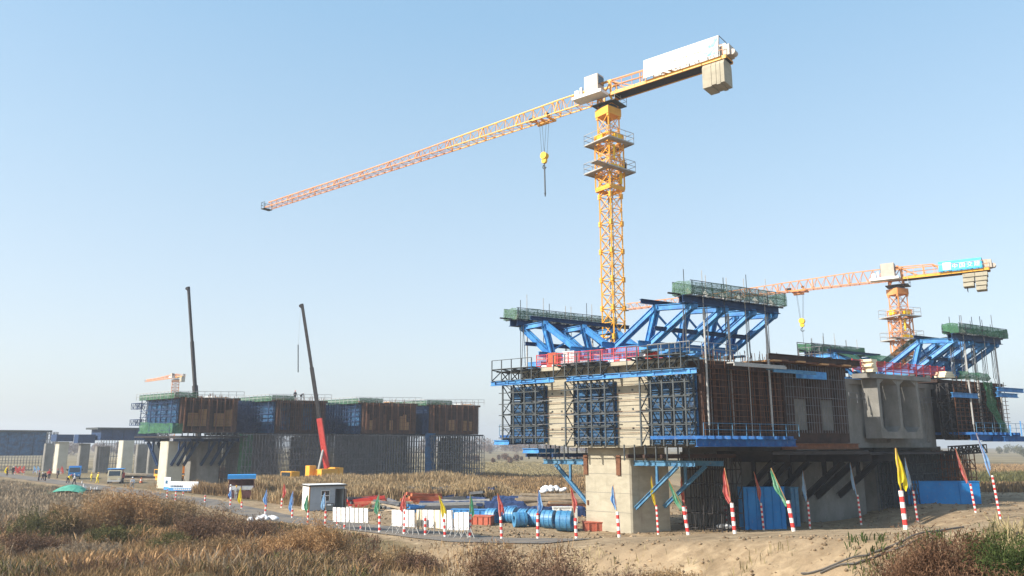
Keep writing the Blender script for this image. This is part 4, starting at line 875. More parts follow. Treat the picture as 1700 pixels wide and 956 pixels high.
def scaffold(label, FR, s0, s1, u0, u1, z0, z1, st, lift, m='scaff', r=.048, group=None, diag=True, depth_rows=3, nm='scaffold'):
    t = thing(nm, label, 'scaffold', FR((s0+s1)/2, (u0+u1)/2, z0), 0, group); nu = max(1, round((u1-u0)/st)); ns = max(1, min(depth_rows, round((s1-s0)/st))); nz = max(1, round((z1-z0)/lift))
    U = [u0+(u1-u0)*k/nu for k in range(nu+1)]; S = [s0+(s1-s0)*k/ns for k in range(ns+1)]; Z = [z0+.3+(z1-z0-.3)*k/nz for k in range(nz+1)]
    mb = MB()
    for s in S:
        for u in U: j = random.uniform(-.04,.04); mb.beam(FR(s, u+j, z0), FR(s, u-j, z1+random.uniform(-.1,.2)), r*2)
    mb.build('standards', m, t, kind='stuff'); mb = MB()
    for s in S[:2]+S[-1:]:
        for z in Z: mb.beam(FR(s, u0, z), FR(s, u1, z), r*1.7)
    for u in (U[0], U[-1]):
        for z in Z: mb.beam(FR(s0, u, z), FR(s1, u, z), r*1.7)
    mb.build('ledgers', m, t, kind='stuff')
    if diag:
        mb = MB()
        for k in range(0, nu):
            for j in range(0, nz, 1):
                if random.random() < .45: a, b = (k, k+1) if random.random() < .5 else (k+1, k); mb.beam(FR(s0-.05, U[a], Z[j]), FR(s0-.05, U[b], Z[j+1]), r*1.6)
        mb.build('braces', m, t, kind='stuff')
    return t
scaffold('thin scaffold tower standing under the far right girder', F, 1.5, 4, 38.5, 41.5, 0, 6.6, .9, .9, 'rust')

scaffold('dense dark scaffold added to deepen the shade between the nearest pier and the blue panel', F, 3.6, 6.9, 6.4, 9.0, 0, 6.4, .7, 1.2, 'steel_black', .035, depth_rows=4)  # added scaffold, blocks light so the space under the deck goes dark
scaffold('tight tube scaffold wrapped round the striped grey pier', F, 3.2, 5.2, 31.0, 44.0, 1.0, 6.4, .5, 1.0, 'steel', .04, depth_rows=3)
# ---- piers of the near row with their brackets
pn = pier('bridge_pier', 'nearest concrete pier with one pale sunlit face, under the blue formwork girder', F, 7.7, 12.45, 1.2, 5.6, 0, 6.35, 'concrete', cap=.68)
for (s0, s1) in ((8.6, 9.0), (12.0, 12.4)): hx(MB(), F, s0, s1, 1.06, 1.19, 4.7, 6.4).build('fixing_plate', 'rust', pn)
hx(MB(), F, 12.0, 12.15, 1.12, 1.19, 2.1, 2.5).build('fixing_plate', 'rust', pn)
for z in (1.6, 3.2, 4.8): hx(MB(), F, 7.72, 12.43, 1.188, 1.196, z, z+.03).build('form_joint', 'concrete_grey', pn)
arm_bracket('pier_bracket', 'blue bracket on the left side of the nearest pier', F, 12.5, 17.4, (1.6, 4.8), 5.75, 2.2, 'blue_faded')
arm_bracket('pier_bracket', 'blue bracket with a long raking strut on the right side of the nearest pier', F, 7.65, 2.0, (1.6, 4.8), 5.75, 2.0, 'blue_faded')
t = thing('support_platform', 'beams and props packed between the nearest pier brackets and the girder above', 'platform', F(10, 1, 6.1))
for s in (16.9, 15.4, 13.9, 6.2, 4.6, 3.0): m = MB(); m.beam(F(s, -.8, 6.35), F(s, 7.5, 6.35), .25, .3); m.build('cross_beam', 'rust_dark' if s < 10 else 'blue_dark', t)
for s in (17, 16, 15, 14, 13, 6.8, 5.8, 4.8, 3.8, 2.8):
    for u in (-.4, 2.0): m = MB(); m.tube(F(s, u, 6.0), F(s, u, 7.3), .07, 6); m.build('prop', 'steel', t)
pier('bridge_pier', 'shaded concrete pier behind the tall blue steel panel', F, 7.0, 12.0, 12.0, 17.8, 0, 6.6, 'concrete_grey', cap=.7)
pier('bridge_pier', 'broad grey concrete pier wall with dark raking brackets, left of the scaffolded pier', F, 6.2, 11, 20.6, 30.4, 0, 6.3, 'concrete_grey', cap=.7)
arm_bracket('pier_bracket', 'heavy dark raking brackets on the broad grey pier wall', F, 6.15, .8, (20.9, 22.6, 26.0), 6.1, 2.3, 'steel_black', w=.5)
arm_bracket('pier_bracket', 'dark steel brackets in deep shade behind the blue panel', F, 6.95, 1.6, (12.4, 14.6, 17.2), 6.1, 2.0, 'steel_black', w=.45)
p4 = pier('bridge_pier', 'grey pier striped by upright reinforcement bars under the open concrete cells', F, 5.6, 11, 31.5, 44.0, 0, 6.4, 'concrete_grey', cap=.7)
m = MB()
for k in range(46): u = 30.9+k*.285; m.beam(F(5.4+.1*(k%2), u, 0), F(5.4+.1*(k%2), u+random.uniform(-.1,.1), 6.6), .05)
for z in np.arange(.6, 6.6, 1.0): m.beam(F(5.3, 30.9, z), F(5.3, 44, z), .05)
m.build('reinforcement_bars', 'scaff', p4, kind='stuff')
m = MB(); hx(m, F, .0, 5, 8, 21, 6.45, 6.75); tag(m.build('soffit_platform', 'steel_black'), 'dark soffit platform under the unfinished near girder', 'platform')
m = MB(); hx(m, F, 1.5, 6, 21, 39, 6.35, 6.6); tag(m.build('soffit_platform', 'steel_black'), 'dark soffit platform under the right hand concrete block', 'platform')

# ============================================================ SECOND ROW (left of the photo): four girders on falsework
Z0L, Z1L, SL = 9.35, 15.3, 11.8
GL = [(5.4, 14.6, (0, 1), 'leftmost dark girder of the long row, two cells with sunlit plywood inside', 0), (21.6, 30.4, (), 'second girder of the long row, behind the red crane boom, dark cells behind bars', 1),
      (37.9, 48.8, (0, 1), 'third girder of the long row, plywood showing low in its cells', 2), (52.1, 63.0, (0, 1), 'rightmost girder of the long row, rusty shutters ending at open sky', 3)]
for (u0, u1, tc, lab, i) in GL:
    g = box_girder('bridge_girder', lab, FL, 0, SL, u0, u1, Z0L, Z1L, 2 if i < 2 else 3, ('rust_form', 'rust_dark', 'rust_form', 'rust_form')[i], flange=.5, cell_mat=('rust_dark', 'blue_form', 'rust_dark', 'rust_dark')[i], timber_cells=tc if i == 0 else (), web=.5, cell_depth=3.0, deck_mat='rust_dark', group='girders of the long left row')
    if i in (2, 3):
        cl = [(u0+(u1-u0-.5)*k/3+.5, u0+(u1-u0-.5)*(k+1)/3) for k in range(3)]
        for (a, b) in cl[i-2:]:
            nb = 4
            for q in range(nb):
                if random.random() < .8: hx(MB(), FL, .8+.06*(q % 2), .9+.06*(q % 2), a+.15+(b-a-.3)*q/nb, a+.12+(b-a-.3)*(q+1)/nb, Z0L+.75, Z0L+random.uniform(2.0, 3.9)).build('inner_shutter', random.choice(['timber', 'timber', 'rust']), g)
    m = MB(); n = int((u1-u0)/(.7 if i == 0 else .4))
    for k in range(n+1): u = u0+(u1-u0)*k/n; m.beam(FL(-.15, u, Z0L+.2), FL(-.15, u, Z1L+random.uniform(0, .7)), .04)
    for k in range(7): m.beam(FL(-.2, u0, Z0L+.6+k*.8), FL(-.2, u1, Z0L+.6+k*.8), .035)
    m.build('reinforcement_bars', 'rust', g, kind='stuff')
    for k in range(int((u1-u0)/1.3)): u = u0+.5+k*1.3; MB().beam(FL(-.3, u, Z0L+.1), FL(-.3, u, Z1L-.1+random.uniform(-.3, .4)), .13).build('soldier_beam', ('rust', 'steel_black', 'rust', 'rust')[i], g)
    t = side_form('side_formwork', ('blue formwork with green netting at the left end of the long girder row', 'dark blue formwork between the first and second girders of the long row', 'deep blue formwork between the second and third girders of the long row', 'teal blue formwork between the third and fourth girders of the long row')[i], FL, .3, SL-.3, u0-.1, Z0L-.1, Z1L-.3,
        ('blue_form', 'blue_form', 'blue_form', 'blue_dark')[i], (4, 3, 5, 4)[i], .9, 'blue_dark', npanel=(3, 2, 4, 3)[i], rows=(2, 3, 2, 1)[i], walers=(5, 4, 6, 3)[i], group='formwork towers of the long row')
    # guard netting along the top
    nt_ = thing('guard_netting', ('green guard netting on top of the leftmost girder', 'green guard netting with white posts above the second girder', 'green guard netting above the third girder', 'thin green guard netting above the rightmost girder')[i], 'netting', FL(SL/2, u0-1, Z1L))
    net_sheet(lambda a, b: FL(-1.0, u0-1.6+((3.2+.8*i) if i else 3.6)*a, Z1L-.1+.85*b), 8, 2, .06).build('net_sheet', 'netd', nt_)
    net_sheet(lambda a, b: FL(-1.0+(SL+1)*a, u0-1.7, Z1L-.3+.95*b), 10, 2, .06).build('net_sheet', 'netd', nt_)
    m = MB(); railing(m, [FL(SL, u0-2.1, Z1L-.3), FL(-1, u0-2.1, Z1L-.3), FL(-1, u1+.5, Z1L)], 1.15, .06, 1.3); m.build('guard_rail', 'galv', nt_)
    ck = thing('deck_clutter', ('bars and boards lying on top of the leftmost girder', 'bars and boards lying on top of the second girder behind the boom', 'bars and boards lying on top of the third girder', 'bars and boards lying on top of the rightmost girder')[i], 'materials', FL(4, (u0+u1)/2, Z1L))
    m = MB()
    for k in range(45): u = random.uniform(u0, u1); s = random.uniform(0, SL-1); m.beam(FL(s, u, Z1L), FL(s, u, Z1L+random.uniform(.3, 1.0)), .05)
    m.build('starter_bars', 'rust', ck, kind='stuff')
    for k in range(5): u = random.uniform(u0+.5, u1-1.5); z = Z1L+.12+.05*k; m = MB(); m.box(FL(1+k, u, z+.05), (2.2, .5, .12), random.uniform(-1, 1)); m.build('board', 'offwhite' if k % 2 else 'timber', ck)
t = thing('debris_net', 'bright green net skirt below the blue formwork at the left end of the long row', 'debris net', FL(5, 4.4, 9.3))
net_sheet(lambda a, b: FL(-.6+12*a, 4.0, 9.2+1.6*b+.4*a*b), 12, 3, .12).build('net_skirt', 'netd', t); net_sheet(lambda a, b: FL(-.7, 4.0+1.6*a, 9.1+1.7*b), 3, 3, .1).build('net_skirt', 'netd', t)
t = thing('hanging_platform', 'small dark lattice platform sticking out left below the long row', 'platform', FL(14, 3.5, 10.6))
for z in (13.6, 10.7): m = MB(); lattice(m, FL(12, 4, z), FL(15.2, 4, z), TX*.9, ZUP*1.0, 4, .1, .06, False); m.build('lattice_frame', 'blue_dark', t)
for i, (a, b) in enumerate(((15.2, 21.4), (31.0, 37.6), (49.4, 52.0))):
    scaffold(('dark lattice scaffold filling the gap between the first and second girders', 'dark lattice scaffold filling the gap between the second and third girders', 'dark lattice scaffold filling the gap between the third and fourth girders')[i], FL, 4.5, SL, a, b, 9.3, 15.1, .55, .8, 'blue_dark', .05, 'link scaffolds of the long row', depth_rows=9)
# first pier group with brackets
pier('bridge_pier', 'slim pier with a bright sunlit face at the left end of the long row', FL, 3.6, 6.5, 5.5, 8.2, 0, 7.9, 'concrete_lit', group='piers under the leftmost girder')
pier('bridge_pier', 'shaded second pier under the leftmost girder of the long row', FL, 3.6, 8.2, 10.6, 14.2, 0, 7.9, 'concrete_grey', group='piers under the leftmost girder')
arm_bracket('pier_bracket', 'dark bracket reaching left from the sunlit slim pier', FL, 8.3, 14.2, (6.2, 7.8), 8.1, 3.8, 'blue_dark', w=.4)
arm_bracket('pier_bracket', 'row of dark raking struts in front of the slim pier', FL, 3.5, -2.4, (6.2, 7.2, 8.2), 8.1, 3.8, 'blue_dark', w=.36)
arm_bracket('pier_bracket', 'row of dark raking struts in front of the shaded second pier', FL, 3.5, -2.4, (11.0, 12.6, 14.0), 8.1, 3.8, 'blue_dark', w=.36)
m = MB(); hx(m, FL, -2.6, 14, 4.5, 15.4, 8.5, 8.75); tag(m.build('soffit_platform', 'steel_black'), 'dark soffit platform under the leftmost girder of the long row', 'platform')
t = thing('support_platform', 'steel props between the brackets and the leftmost girder', 'platform', FL(5, 9, 8.7))
for k in range(12): m = MB(); u = 5+k*.9; m.tube(FL(-2, u, 8.7), FL(-2, u, 9.35), .1, 6); m.build('prop', 'steel', t)
# falsework under the others
for (u0, u1, lab) in ((15.2, 31.0, 'tall grey tube falsework under the second girder, behind the reeds'), (31.6, 49.4, 'tall grey tube falsework under the third girder, right of the red boom'), (50.2, 63.6, 'tall grey tube falsework under the rightmost girder')):
    scaffold(lab, FL, -1.0, SL, u0+.3, u1, 0, 9.05, .55, 1.1, 'scaff', .05, 'falsework towers of the long row', depth_rows=9)
for (u0, u1, lab) in ((17.5, 20, 'grey pier inside the falsework, left of the second girder'), (29, 33, 'grey pier inside the falsework just right of the red crane boom'), (46, 49.5, 'grey pier showing pale between the third and fourth falsework towers'), (60.4, 63, 'grey pier inside the falsework at the right end of the long row')):
    pier('bridge_pier', lab, FL, 4.2, 8.2, u0, u1, 0, 7.9, 'concrete', cap=.8)
t = thing('debris_net', 'dark teal debris net hanging down between the third and fourth falsework towers', 'debris net', FL(-1, 51, 0))
net_sheet(lambda a, b: FL(-1.4+.6*a, 50.0+2.6*a, .2+9.3*b), 4, 10, .1).build('net_sheet', 'blue_form', t)
t = thing('debris_net', 'dark green net hanging beside the leftmost falsework tower', 'debris net', FL(-1, 16, 0))
net_sheet(lambda a, b: FL(-.8, 15.0+2.2*a, .2+9*b), 4, 8, .1).build('net_sheet', 'netd', t)
for (u0, u1) in ((15.2, 31), (31.6, 49.4), (50.2, 63.6)):
    m = MB(); hx(m, FL, -.8, SL, u0, u1, 9.1, 9.3); tag(m.build('soffit_platform', 'steel_black'), 'dark board platform on top of the %s falsework tower' % {15.2:'left', 31.6:'middle', 50.2:'right'}[u0], 'platform')
t = thing('worker', 'group of dark figures stooping on top of the second girder', 'person', FL(2, 25, Z1L)); bpy.data.objects.remove(t)

# ============================================================ FAR ROW (left edge)
def FFp(px, Y): r = ray(px, 738); return Vector((r.x/r.y*Y, Y, 0))
def near_frame(p): return lambda s, u, z: p+AX*s+TX*u+ZUP*z
for (px, Y, w, ln, h, lab, cap) in ((98, 205, 2.3, 2.4, 8.0, 'far pier with a bright sunlit face, left of the blue truck', 1.9), (134, 205, 2.3, 1.4, 7.6, 'far grey pier right behind the blue truck', 2.3), (204, 196, 2.6, 2.4, 8.3, 'far pier with a bright sunlit face behind the small lorry', 0), (229, 188, 2.4, 1.0, 7.4, 'far grey pier between the lorry and the long girder row', 0),
        (249, 186, 2.4, .9, 7.4, 'far grey pier next to the left end of the long girder row', 0), (162, 212, 3.2, 1.6, 6.8, 'far broad pier under the dark far girder', 0), (76, 222, 2.2, 1.2, 7.6, 'furthest grey pier left of the bright one', 0)):
    p = FFp(px, Y); fr = near_frame(p); t = pier('bridge_pier', lab, fr, 0, ln, 0, w, 0, h, 'concrete_lit' if 'a bright' in lab else 'concrete_grey')  # sunlit piers get the concrete with sunlight in its colour
    if cap: hx(MB(), fr, -.8, ln+.5, -1.0, w+.6, h+.1, h+cap).build('pier_head_form', 'blue_dark', t)
for (px, Y, w, ln, z0, z1, lab, m1) in ((-30, 222, 15.5, 12, 4.2, 11.4, 'far dark blue formwork clad girder cut by the left edge of the picture', 'blue_form'), (166, 205, 13.5, 6, 8.4, 11.7, 'far dark girder between the grey piers and the long row', 'blue_dark')):
    p = FFp(px, Y); fr = near_frame(p); t = thing('bridge_girder', lab, 'bridge girder', fr(ln/2, w/2, z0)); n = 5
    for k in range(n): hx(MB(), fr, 0, ln, w*k/n, w*(k+1)/n-.12, z0, z1-.5).build('form_panel', m1, t)
    hx(MB(), fr, -.8, ln+.6, -1.2, w+1.0, z1-.48, z1).build('deck_slab', 'steel', t)
    m = MB()
    for k in range(22): u = w*k/21; m.beam(fr(-.5, u, 0), fr(-.5, u, z0+.2), .12)
    for k in range(5): m.beam(fr(-.5, 0, z0*(k+.5)/5), fr(-.5, w, z0*(k+.5)/5), .1)
    m.build('falsework_tubes', 'scaff', t, kind='stuff')
    for s in (0, 1): m = MB(); lattice(m, fr(-.9, w+1.6*s, z0), fr(-.9, w+1.6*s, z1-.5), TX*.9, AX*.9, 5, .16, .1, False); m.build('lattice_upright', 'scaff', t)

# ============================================================ MOBILE CRANES
def mobile_crane(name, label, base, tip, mid, body_mat, low_mat, rzb, hook=None):
    t = thing(name, label, 'mobile crane', base, 0); R = Matrix.Rotation(rzb, 3, 'Z')
    L = lambda x, y, z: Vector(base)+R@Vector((x, y, z))
    def bx(nm, x0, x1, y0, y1, z0, z1, m, par=t):
        k = MB(); k.hexa([L(x0,y0,z0), L(x1,y0,z0), L(x1,y1,z0), L(x0,y1,z0), L(x0,y0,z1), L(x1,y0,z1), L(x1,y1,z1), L(x0,y1,z1)]); return k.build(nm, m, par)
    bx('chassis', -6, 6, -1.25, 1.25, .75, 1.45, body_mat); c = bx('carrier_cab', 4.6, 6.4, -1.2, 1.2, 1.45, 2.7, body_mat); bx('windscreen', 6.41, 6.45, -1.05, 1.05, 1.9, 2.6, 'glass', c)
    for x in (-4.6, -3.2, 2.6, 4.2):
        for y in (-1.2, 1.2):
            k = MB(); k.tube(L(x, y-.18, .55), L(x, y+.18, .55), .55, 14); w = k.build('wheel', 'rubber', t); k = MB(); k.tube(L(x, y-.2, .55), L(x, y+.2, .55), .25, 10); k.build('rim', 'galv', w)
    for x in (-5.4, 1.2):
        k = MB(); k.beam(L(x, -3, .9), L(x, 3, .9), .3, .3)
        for y in (-3, 3): k.beam(L(x, y, .9), L(x, y, .1), .22); k.box(L(x, y, .08), (.6,.6,.1))
        k.build('outrigger', body_mat, t)
    k = MB(); k.tube(L(-1.5,0,1.45), L(-1.5,0,1.8), 1.0, 16); k.build('slewing_ring', 'steel', t)
    bx('superstructure', -4.2, -.2, -1.2, 1.2, 1.8, 2.9, body_mat); bx('counterweight', -5.2, -4.2, -1.3, 1.3, 1.7, 3.1, body_mat); c = bx('operator_cab', -.6, .9, -1.45, -.5, 1.8, 3.5, body_mat); bx('window', .0, .86, -1.49, -1.46, 2.5, 3.3, 'glass', c)
    foot = L(-2.6, 0, 3.0); tip = Vector(tip); mid = Vector(mid)
    d = (tip-foot).normalized(); q1 = foot+d*(mid-foot).dot(d); m2 = q1.lerp(tip, .45)
    for (a, b, w, m, nm) in ((foot, q1, .75, low_mat, 'boom_base'), (q1-d*.5, m2, .52, 'steel_black', 'boom_section'), (m2-d*.5, tip, .4, 'steel_black', 'boom_section')):
        k = MB(); k.beam(a, b, w, w*1.15); o = k.build(nm, m, t)
    k = MB(); k.tube(L(-.6,0,2.6), foot+d*3.6, .2, 8); k.build('luffing_cylinder', 'galv', t)
    k = MB(); k.beam(tip-d*.3, tip+d*.5, .45); k.tube(tip+Vector((-.25,-.25,.1)), tip+Vector((-.25,.25,.1)), .32, 10); k.build('boom_head', 'steel_black', t)
    if hook: k = MB(); k.tube(tip+Vector((-.9,0,.2)), hook, .03, 4); k.build('hoist_rope', 'steel', t); k = MB(); k.beam(hook, hook-Vector((0,0,2.6)), .18); k.build('hook_block', 'steel_black', t)
    return t
b2 = K(545, 778, 135); b2.z = TZ(b2.x, b2.y)
ft = K(543, 773, 135); bz = math.radians(238); bs = ft-Matrix.Rotation(bz, 3, 'Z')@Vector((-2.6, 0, 0)); bs.z = .35
mobile_crane('mobile_crane', 'yellow mobile crane with a red boom base rising out of the reeds', bs, K(502, 509, 135), K(533, 694, 135), 'cyellow', 'red', bz)
ft = K(331, 795, 152); bs = ft-Matrix.Rotation(math.radians(240), 3, 'Z')@Vector((-2.6, 0, 0)); bs.z = .2
mobile_crane('mobile_crane', 'mobile crane behind the leftmost girder, only its dark boom showing against the sky', bs, K(313, 480, 152), K(324, 640, 152), 'cyellow', 'steel_black', math.radians(240))
sl = thing('hanging_load', 'thin dark rod hanging in the sky between the two mobile crane booms', 'lifting sling', K(495, 572, 138)); m = MB(); m.tube(K(495, 572, 138), K(495, 618, 138), .1, 5); m.build('load_rod', 'steel', sl); m = MB(); m.tube(K(502, 511, 135)+Vector((-.3,0,0)), K(495, 572, 138), .015, 4); m.build('rope', 'galv', sl)

# ============================================================ PEOPLE
def skin_body(name, J, E, R, sub=1):
    me = bpy.data.meshes.new(name); me.from_pydata(J, E, []); o = bpy.data.objects.new(name, me); COL.objects.link(o)
    md = o.modifiers.new('s', 'SKIN'); me.skin_vertices  # layer made by the modifier below
    if not me.skin_vertices: pass
    lay = me.skin_vertices[0].data if len(me.skin_vertices) else None
    if lay is None:
        bpy.context.view_layer.objects.active = o
        o.select_set(True); bpy.ops.object.modifier_remove(modifier='s'); bpy.ops.object.modifier_add(type='SKIN'); lay = me.skin_vertices[0].data
    for i, r in enumerate(R): lay[i].radius = (r, r)
    lay[0].use_root = True
    s2 = o.modifiers.new('u', 'SUBSURF'); s2.levels = sub; s2.render_levels = sub
    dg = bpy.context.evaluated_depsgraph_get(); out = bpy.data.meshes.new_from_object(o.evaluated_get(dg)); bpy.data.objects.remove(o); out.name = name; return out
def human(pose):
    lean = {'stand': 0, 'bend': .95, 'walk': .1}[pose]; st = {'stand': .1, 'bend': .16, 'walk': .26}[pose]
    def up(x, y, z):  # rotate the upper body forward (towards +x) about the hips
        c, s = math.cos(lean), math.sin(lean); z -= .92; return (x*c+z*s, y, .92+z*c-x*s)
    J = [(0,0,.92), up(0,0,1.12), up(.0,0,1.32), up(0,0,1.46), up(.02,0,1.56), up(.03,0,1.66), up(.02,0,1.74)]; E = [(0,1),(1,2),(2,3),(3,4),(4,5),(5,6)]; R = [.14,.12,.15,.07,.06,.095,.07]
    for sgn in (-1, 1):
        n = len(J); J += [(0,sgn*.10,.86), (.05+st*sgn*.6, sgn*.10, .48), (st*sgn, sgn*.10, .09), (st*sgn+.14, sgn*.11, .04)]; E += [(0,n),(n,n+1),(n+1,n+2),(n+2,n+3)]; R += [.095,.065,.045,.04]
        n = len(J); sh = up(0, sgn*.19, 1.40)
        if pose == 'bend': el = (sh[0]+.05, sh[1], sh[2]-.28); wr = (el[0]+.12, el[1]-.03*sgn, el[2]-.23); hd = (wr[0]+.05, wr[1], wr[2]-.07)
        else: el = (-.02+.08*sgn*(pose == 'walk'), sgn*.25, 1.12); wr = (.10+.14*sgn*(pose == 'walk'), sgn*.24, .90); hd = (wr[0]+.03, wr[1], .82)
        J += [sh, el, wr, hd]; E += [(2,n),(n,n+1),(n+1,n+2),(n+2,n+3)]; R += [.06,.045,.032,.03]
        for f in range(4): nn = len(J); J += [(hd[0]+.02+.012*f, hd[1]+(.03-.02*f), hd[2]-.06+.006*abs(f-1.5))]; E += [(n+3, nn)]; R += [.009]
        nn = len(J); J += [(hd[0]+.04, hd[1]-.05*sgn, hd[2]-.02)]; E += [(n+3, nn)]; R += [.009]
    body = skin_body('body', J, E, R)
    top = skin_body('jacket', J[0:4]+[J[11]]+[J[12]]+[J[13]]+[J[24]]+[J[25]]+[J[26]], [(0,1),(1,2),(2,3),(2,4),(4,5),(5,6),(2,7),(7,8),(8,9)], [.165,.15,.175,.085,.08,.062,.048,.08,.062,.048])
    legs = skin_body('trousers', [J[0], J[7], J[8], J[9], J[20], J[21], J[22]], [(0,1),(1,2),(2,3),(0,4),(4,5),(5,6)], [.155,.115,.082,.062,.115,.082,.062])
    hp = J[5]; mb = MB(); mb.tube((hp[0],0,hp[2]+.02), (hp[0]+.02*(lean>.5),0,hp[2]+.13), .125, 10, .06); mb.tube((hp[0],0,hp[2]+.01), (hp[0],0,hp[2]+.03), .155, 10, .155)
    hat = mb.build('helmet', 'cloth_white', local=True, mesh_only=True)
    hat.materials.clear()
    return body, top, legs, hat
POSES = {p: human(p) for p in ('stand', 'bend', 'walk')}
def person(label, loc, pose, topm, legm, hatm, rz, group=None):
    t = thing('person', label, 'person', loc, rz, group); me = POSES[pose]
    for nm, k, m in (('body', 0, 'skin'), ('jacket', 1, topm), ('trousers', 2, legm), ('helmet', 3, hatm)):
        d = me[k].copy(); d.materials.clear(); d.materials.append(M[m]); inst(nm, d, t)
    return t
PL = [(11, 790, 'stand', 'cloth_dark', 'cloth_dark', 'red', 'person in dark clothes standing nearest the left edge, beside the far flags'), (21, 789, 'stand', 'cloth_dark', 'cloth_dark', 'white', 'second person from the left edge, in dark clothes'),
 (64, 799, 'stand', 'cloth_dark', 'cloth_dark', 'red', 'person in dark clothes standing alone left of the stooping group'), (70, 798, 'bend', 'cloth_dark', 'cloth_dark', 'red', 'stooping person in dark clothes, left one of the group on the road'), (75, 799, 'bend', 'cloth_dark', 'cloth_dark', 'white', 'stooping person in dark clothes, beside the one in red'),
 (81, 796, 'stand', 'cloth_red', 'cloth_dark', 'red', 'person in a red jacket at the right of the road group'), (95, 795, 'stand', 'cloth_dark', 'cloth_dark', 'red', 'person in dark clothes standing between the red jacket and the blue truck'),
 (112, 803, 'bend', 'cloth_yellow', 'cloth_dark', 'red', 'stooping person in a yellow vest in front of the blue truck'), (123, 806, 'walk', 'cloth_white', 'cloth_dark', 'white', 'person in a white shirt and dark trousers walking in front of the blue truck'),
 (151, 799, 'stand', 'cloth_yellow', 'cloth_yellow', 'chook', 'person all in yellow between the two trucks, the left one'), (161, 803, 'walk', 'cloth_yellow', 'cloth_yellow', 'chook', 'person all in yellow between the two trucks, the right one'),
 (219, 813, 'walk', 'cloth_white', 'cloth_grey', 'white', 'person in white walking on the road right of the small lorry'), (391, 831, 'stand', 'cloth_grey', 'cloth_grey', 'chook', 'person in a long grey coat standing by the blue roofed booth'),
 (382, 829, 'stand', 'cloth_white', 'cloth_dark', 'white', 'person in a white top standing at the left corner of the blue roofed booth')]
for (px, py, pose, a, b, c, lab) in PL:
    p = GT(px, py); person(lab, p, pose, a, b, c, random.uniform(-3, 3))
p = FL(1.2, 26.5, Z1L+.05); person('dark figure stooping on top of the second girder of the long row', p, 'bend', 'cloth_dark', 'cloth_dark', 'white', 1.0)
p = FL(1.2, 25.4, Z1L+.05); person('dark figure standing on top of the second girder of the long row', p, 'stand', 'cloth_dark', 'cloth_dark', 'red', 2.0)
pz = 44.15-2.2-8.2+1.9+.04; ca, sa = math.cos(math.radians(45)-.13), math.sin(math.radians(45)-.13); ex, ey = 1.9, -.4
person('person in black on the lower walkway of the tall crane climbing frame', Vector((10.4+ex*ca-ey*sa, 78+ex*sa+ey*ca, pz)), 'stand', 'cloth_dark', 'cloth_dark', 'steel_black', 2.2)

# ============================================================ VEHICLES
def truck(label, base, rz, cabm, bedm, h=2.5, cargo=None, w=2.3, ln=6.2, canopy=None):
    t = thing('truck', label, 'truck', base, rz)
    k = MB(); k.box((0,0,.75), (ln,.9,.22)); k.build('chassis', 'steel_black', t, local=True)
    k = MB(); x0, x1 = ln/2-1.7, ln/2; k.add([(x0,-w/2,.6),(x1,-w/2,.6),(x1,w/2,.6),(x0,w/2,.6),(x0,-w/2,h),(x1-.35,-w/2,h),(x1-.35,w/2,h),(x0,w/2,h),(x1,-w/2,1.45),(x1,w/2,1.45)],
        [(0,3,2,1),(4,5,6,7),(0,1,8,5,4),(3,7,6,9,2),(1,2,9,8),(8,9,6,5),(0,4,7,3)]); c = k.build('cab', cabm, t, local=True)
    k = MB(); k.add([(x1-.02,-w/2+.15,1.5),(x1-.02,w/2-.15,1.5),(x1-.33,w/2-.18,h-.12),(x1-.33,-w/2+.18,h-.12)], [(0,1,2,3)]); [v for v in ()]; k.v = [(a+.03,b,c_) for a,b,c_ in k.v]; k.build('windscreen', 'glass', c, local=True)
    for s in (-1, 1):
        k = MB(); k.box((x1-.95, s*(w/2+.01), 1.85), (.8,.03,.6)); k.build('window', 'glass', c, local=True)
        k = MB(); k.box((x1+.02, s*w*.36, .95), (.06,.3,.2)); k.build('headlight', 'offwhite', c, local=True)
        k = MB(); k.beam((x1-.2, s*(w/2), 2.2), (x1+.05, s*(w/2+.25), 2.2), .04); k.box((x1+.05, s*(w/2+.25), 2.0), (.06,.16,.4)); k.build('mirror', 'steel_black', c, local=True)
    k = MB(); k.box((x1+.03,0,.55), (.12,w*.98,.28)); k.build('bumper', 'white' if cargo else 'steel', t, local=True)
    bh = 1.7 if cargo is None else .9; k = MB(); xb0, xb1 = -ln/2, x0-.12; k.box(((xb0+xb1)/2,0,1.0), (xb1-xb0,w,.1))
    for s in (-1, 1): k.box(((xb0+xb1)/2, s*(w/2-.03), 1.0+bh/2), (xb1-xb0,.06,bh))
    for x in (xb0, xb1): k.box((x,0,1.0+bh/2), (.06,w,bh))
    for j in range(7):
        for s in (-1, 1): k.box((xb0+.2+(xb1-xb0-.4)*j/6, s*w/2, 1.0+bh/2), (.08,.06,bh))
    k.build('cargo_bed', bedm, t, local=True)
    if cargo: k = MB(); k.box(((xb0+xb1)/2,0,1.95), (xb1-xb0-.5,w-.5,1.4)); k.build('tank', cargo, t, local=True)
    if canopy: k = MB(); k.box((x0-.5,0,h+.25), (3.4,w+.6,.12)); [k.beam((x0-.5+a, b, h-.1), (x0-.5+a, b, h+.2), .07) for a in (-1.5,1.5) for b in (-w/2, w/2)]; k.build('sunshade', canopy, t, local=True)
    for x in (ln/2-.9, -ln/2+1.0, -ln/2+2.1):
        for s in (-1, 1):
            k = MB(); k.tube((x, s*(w/2-.25), .48), (x, s*(w/2), .48), .48, 14); wv = k.build('wheel', 'rubber', t, local=True); k = MB(); k.tube((x, s*(w/2-.1), .48), (x, s*(w/2+.02), .48), .24, 10); k.build('rim', 'galv', wv, local=True)
    return t
truck('bright blue truck parked behind the road workers', GT(123, 795), math.radians(-62), 'roofblue', 'roofblue', 2.6)
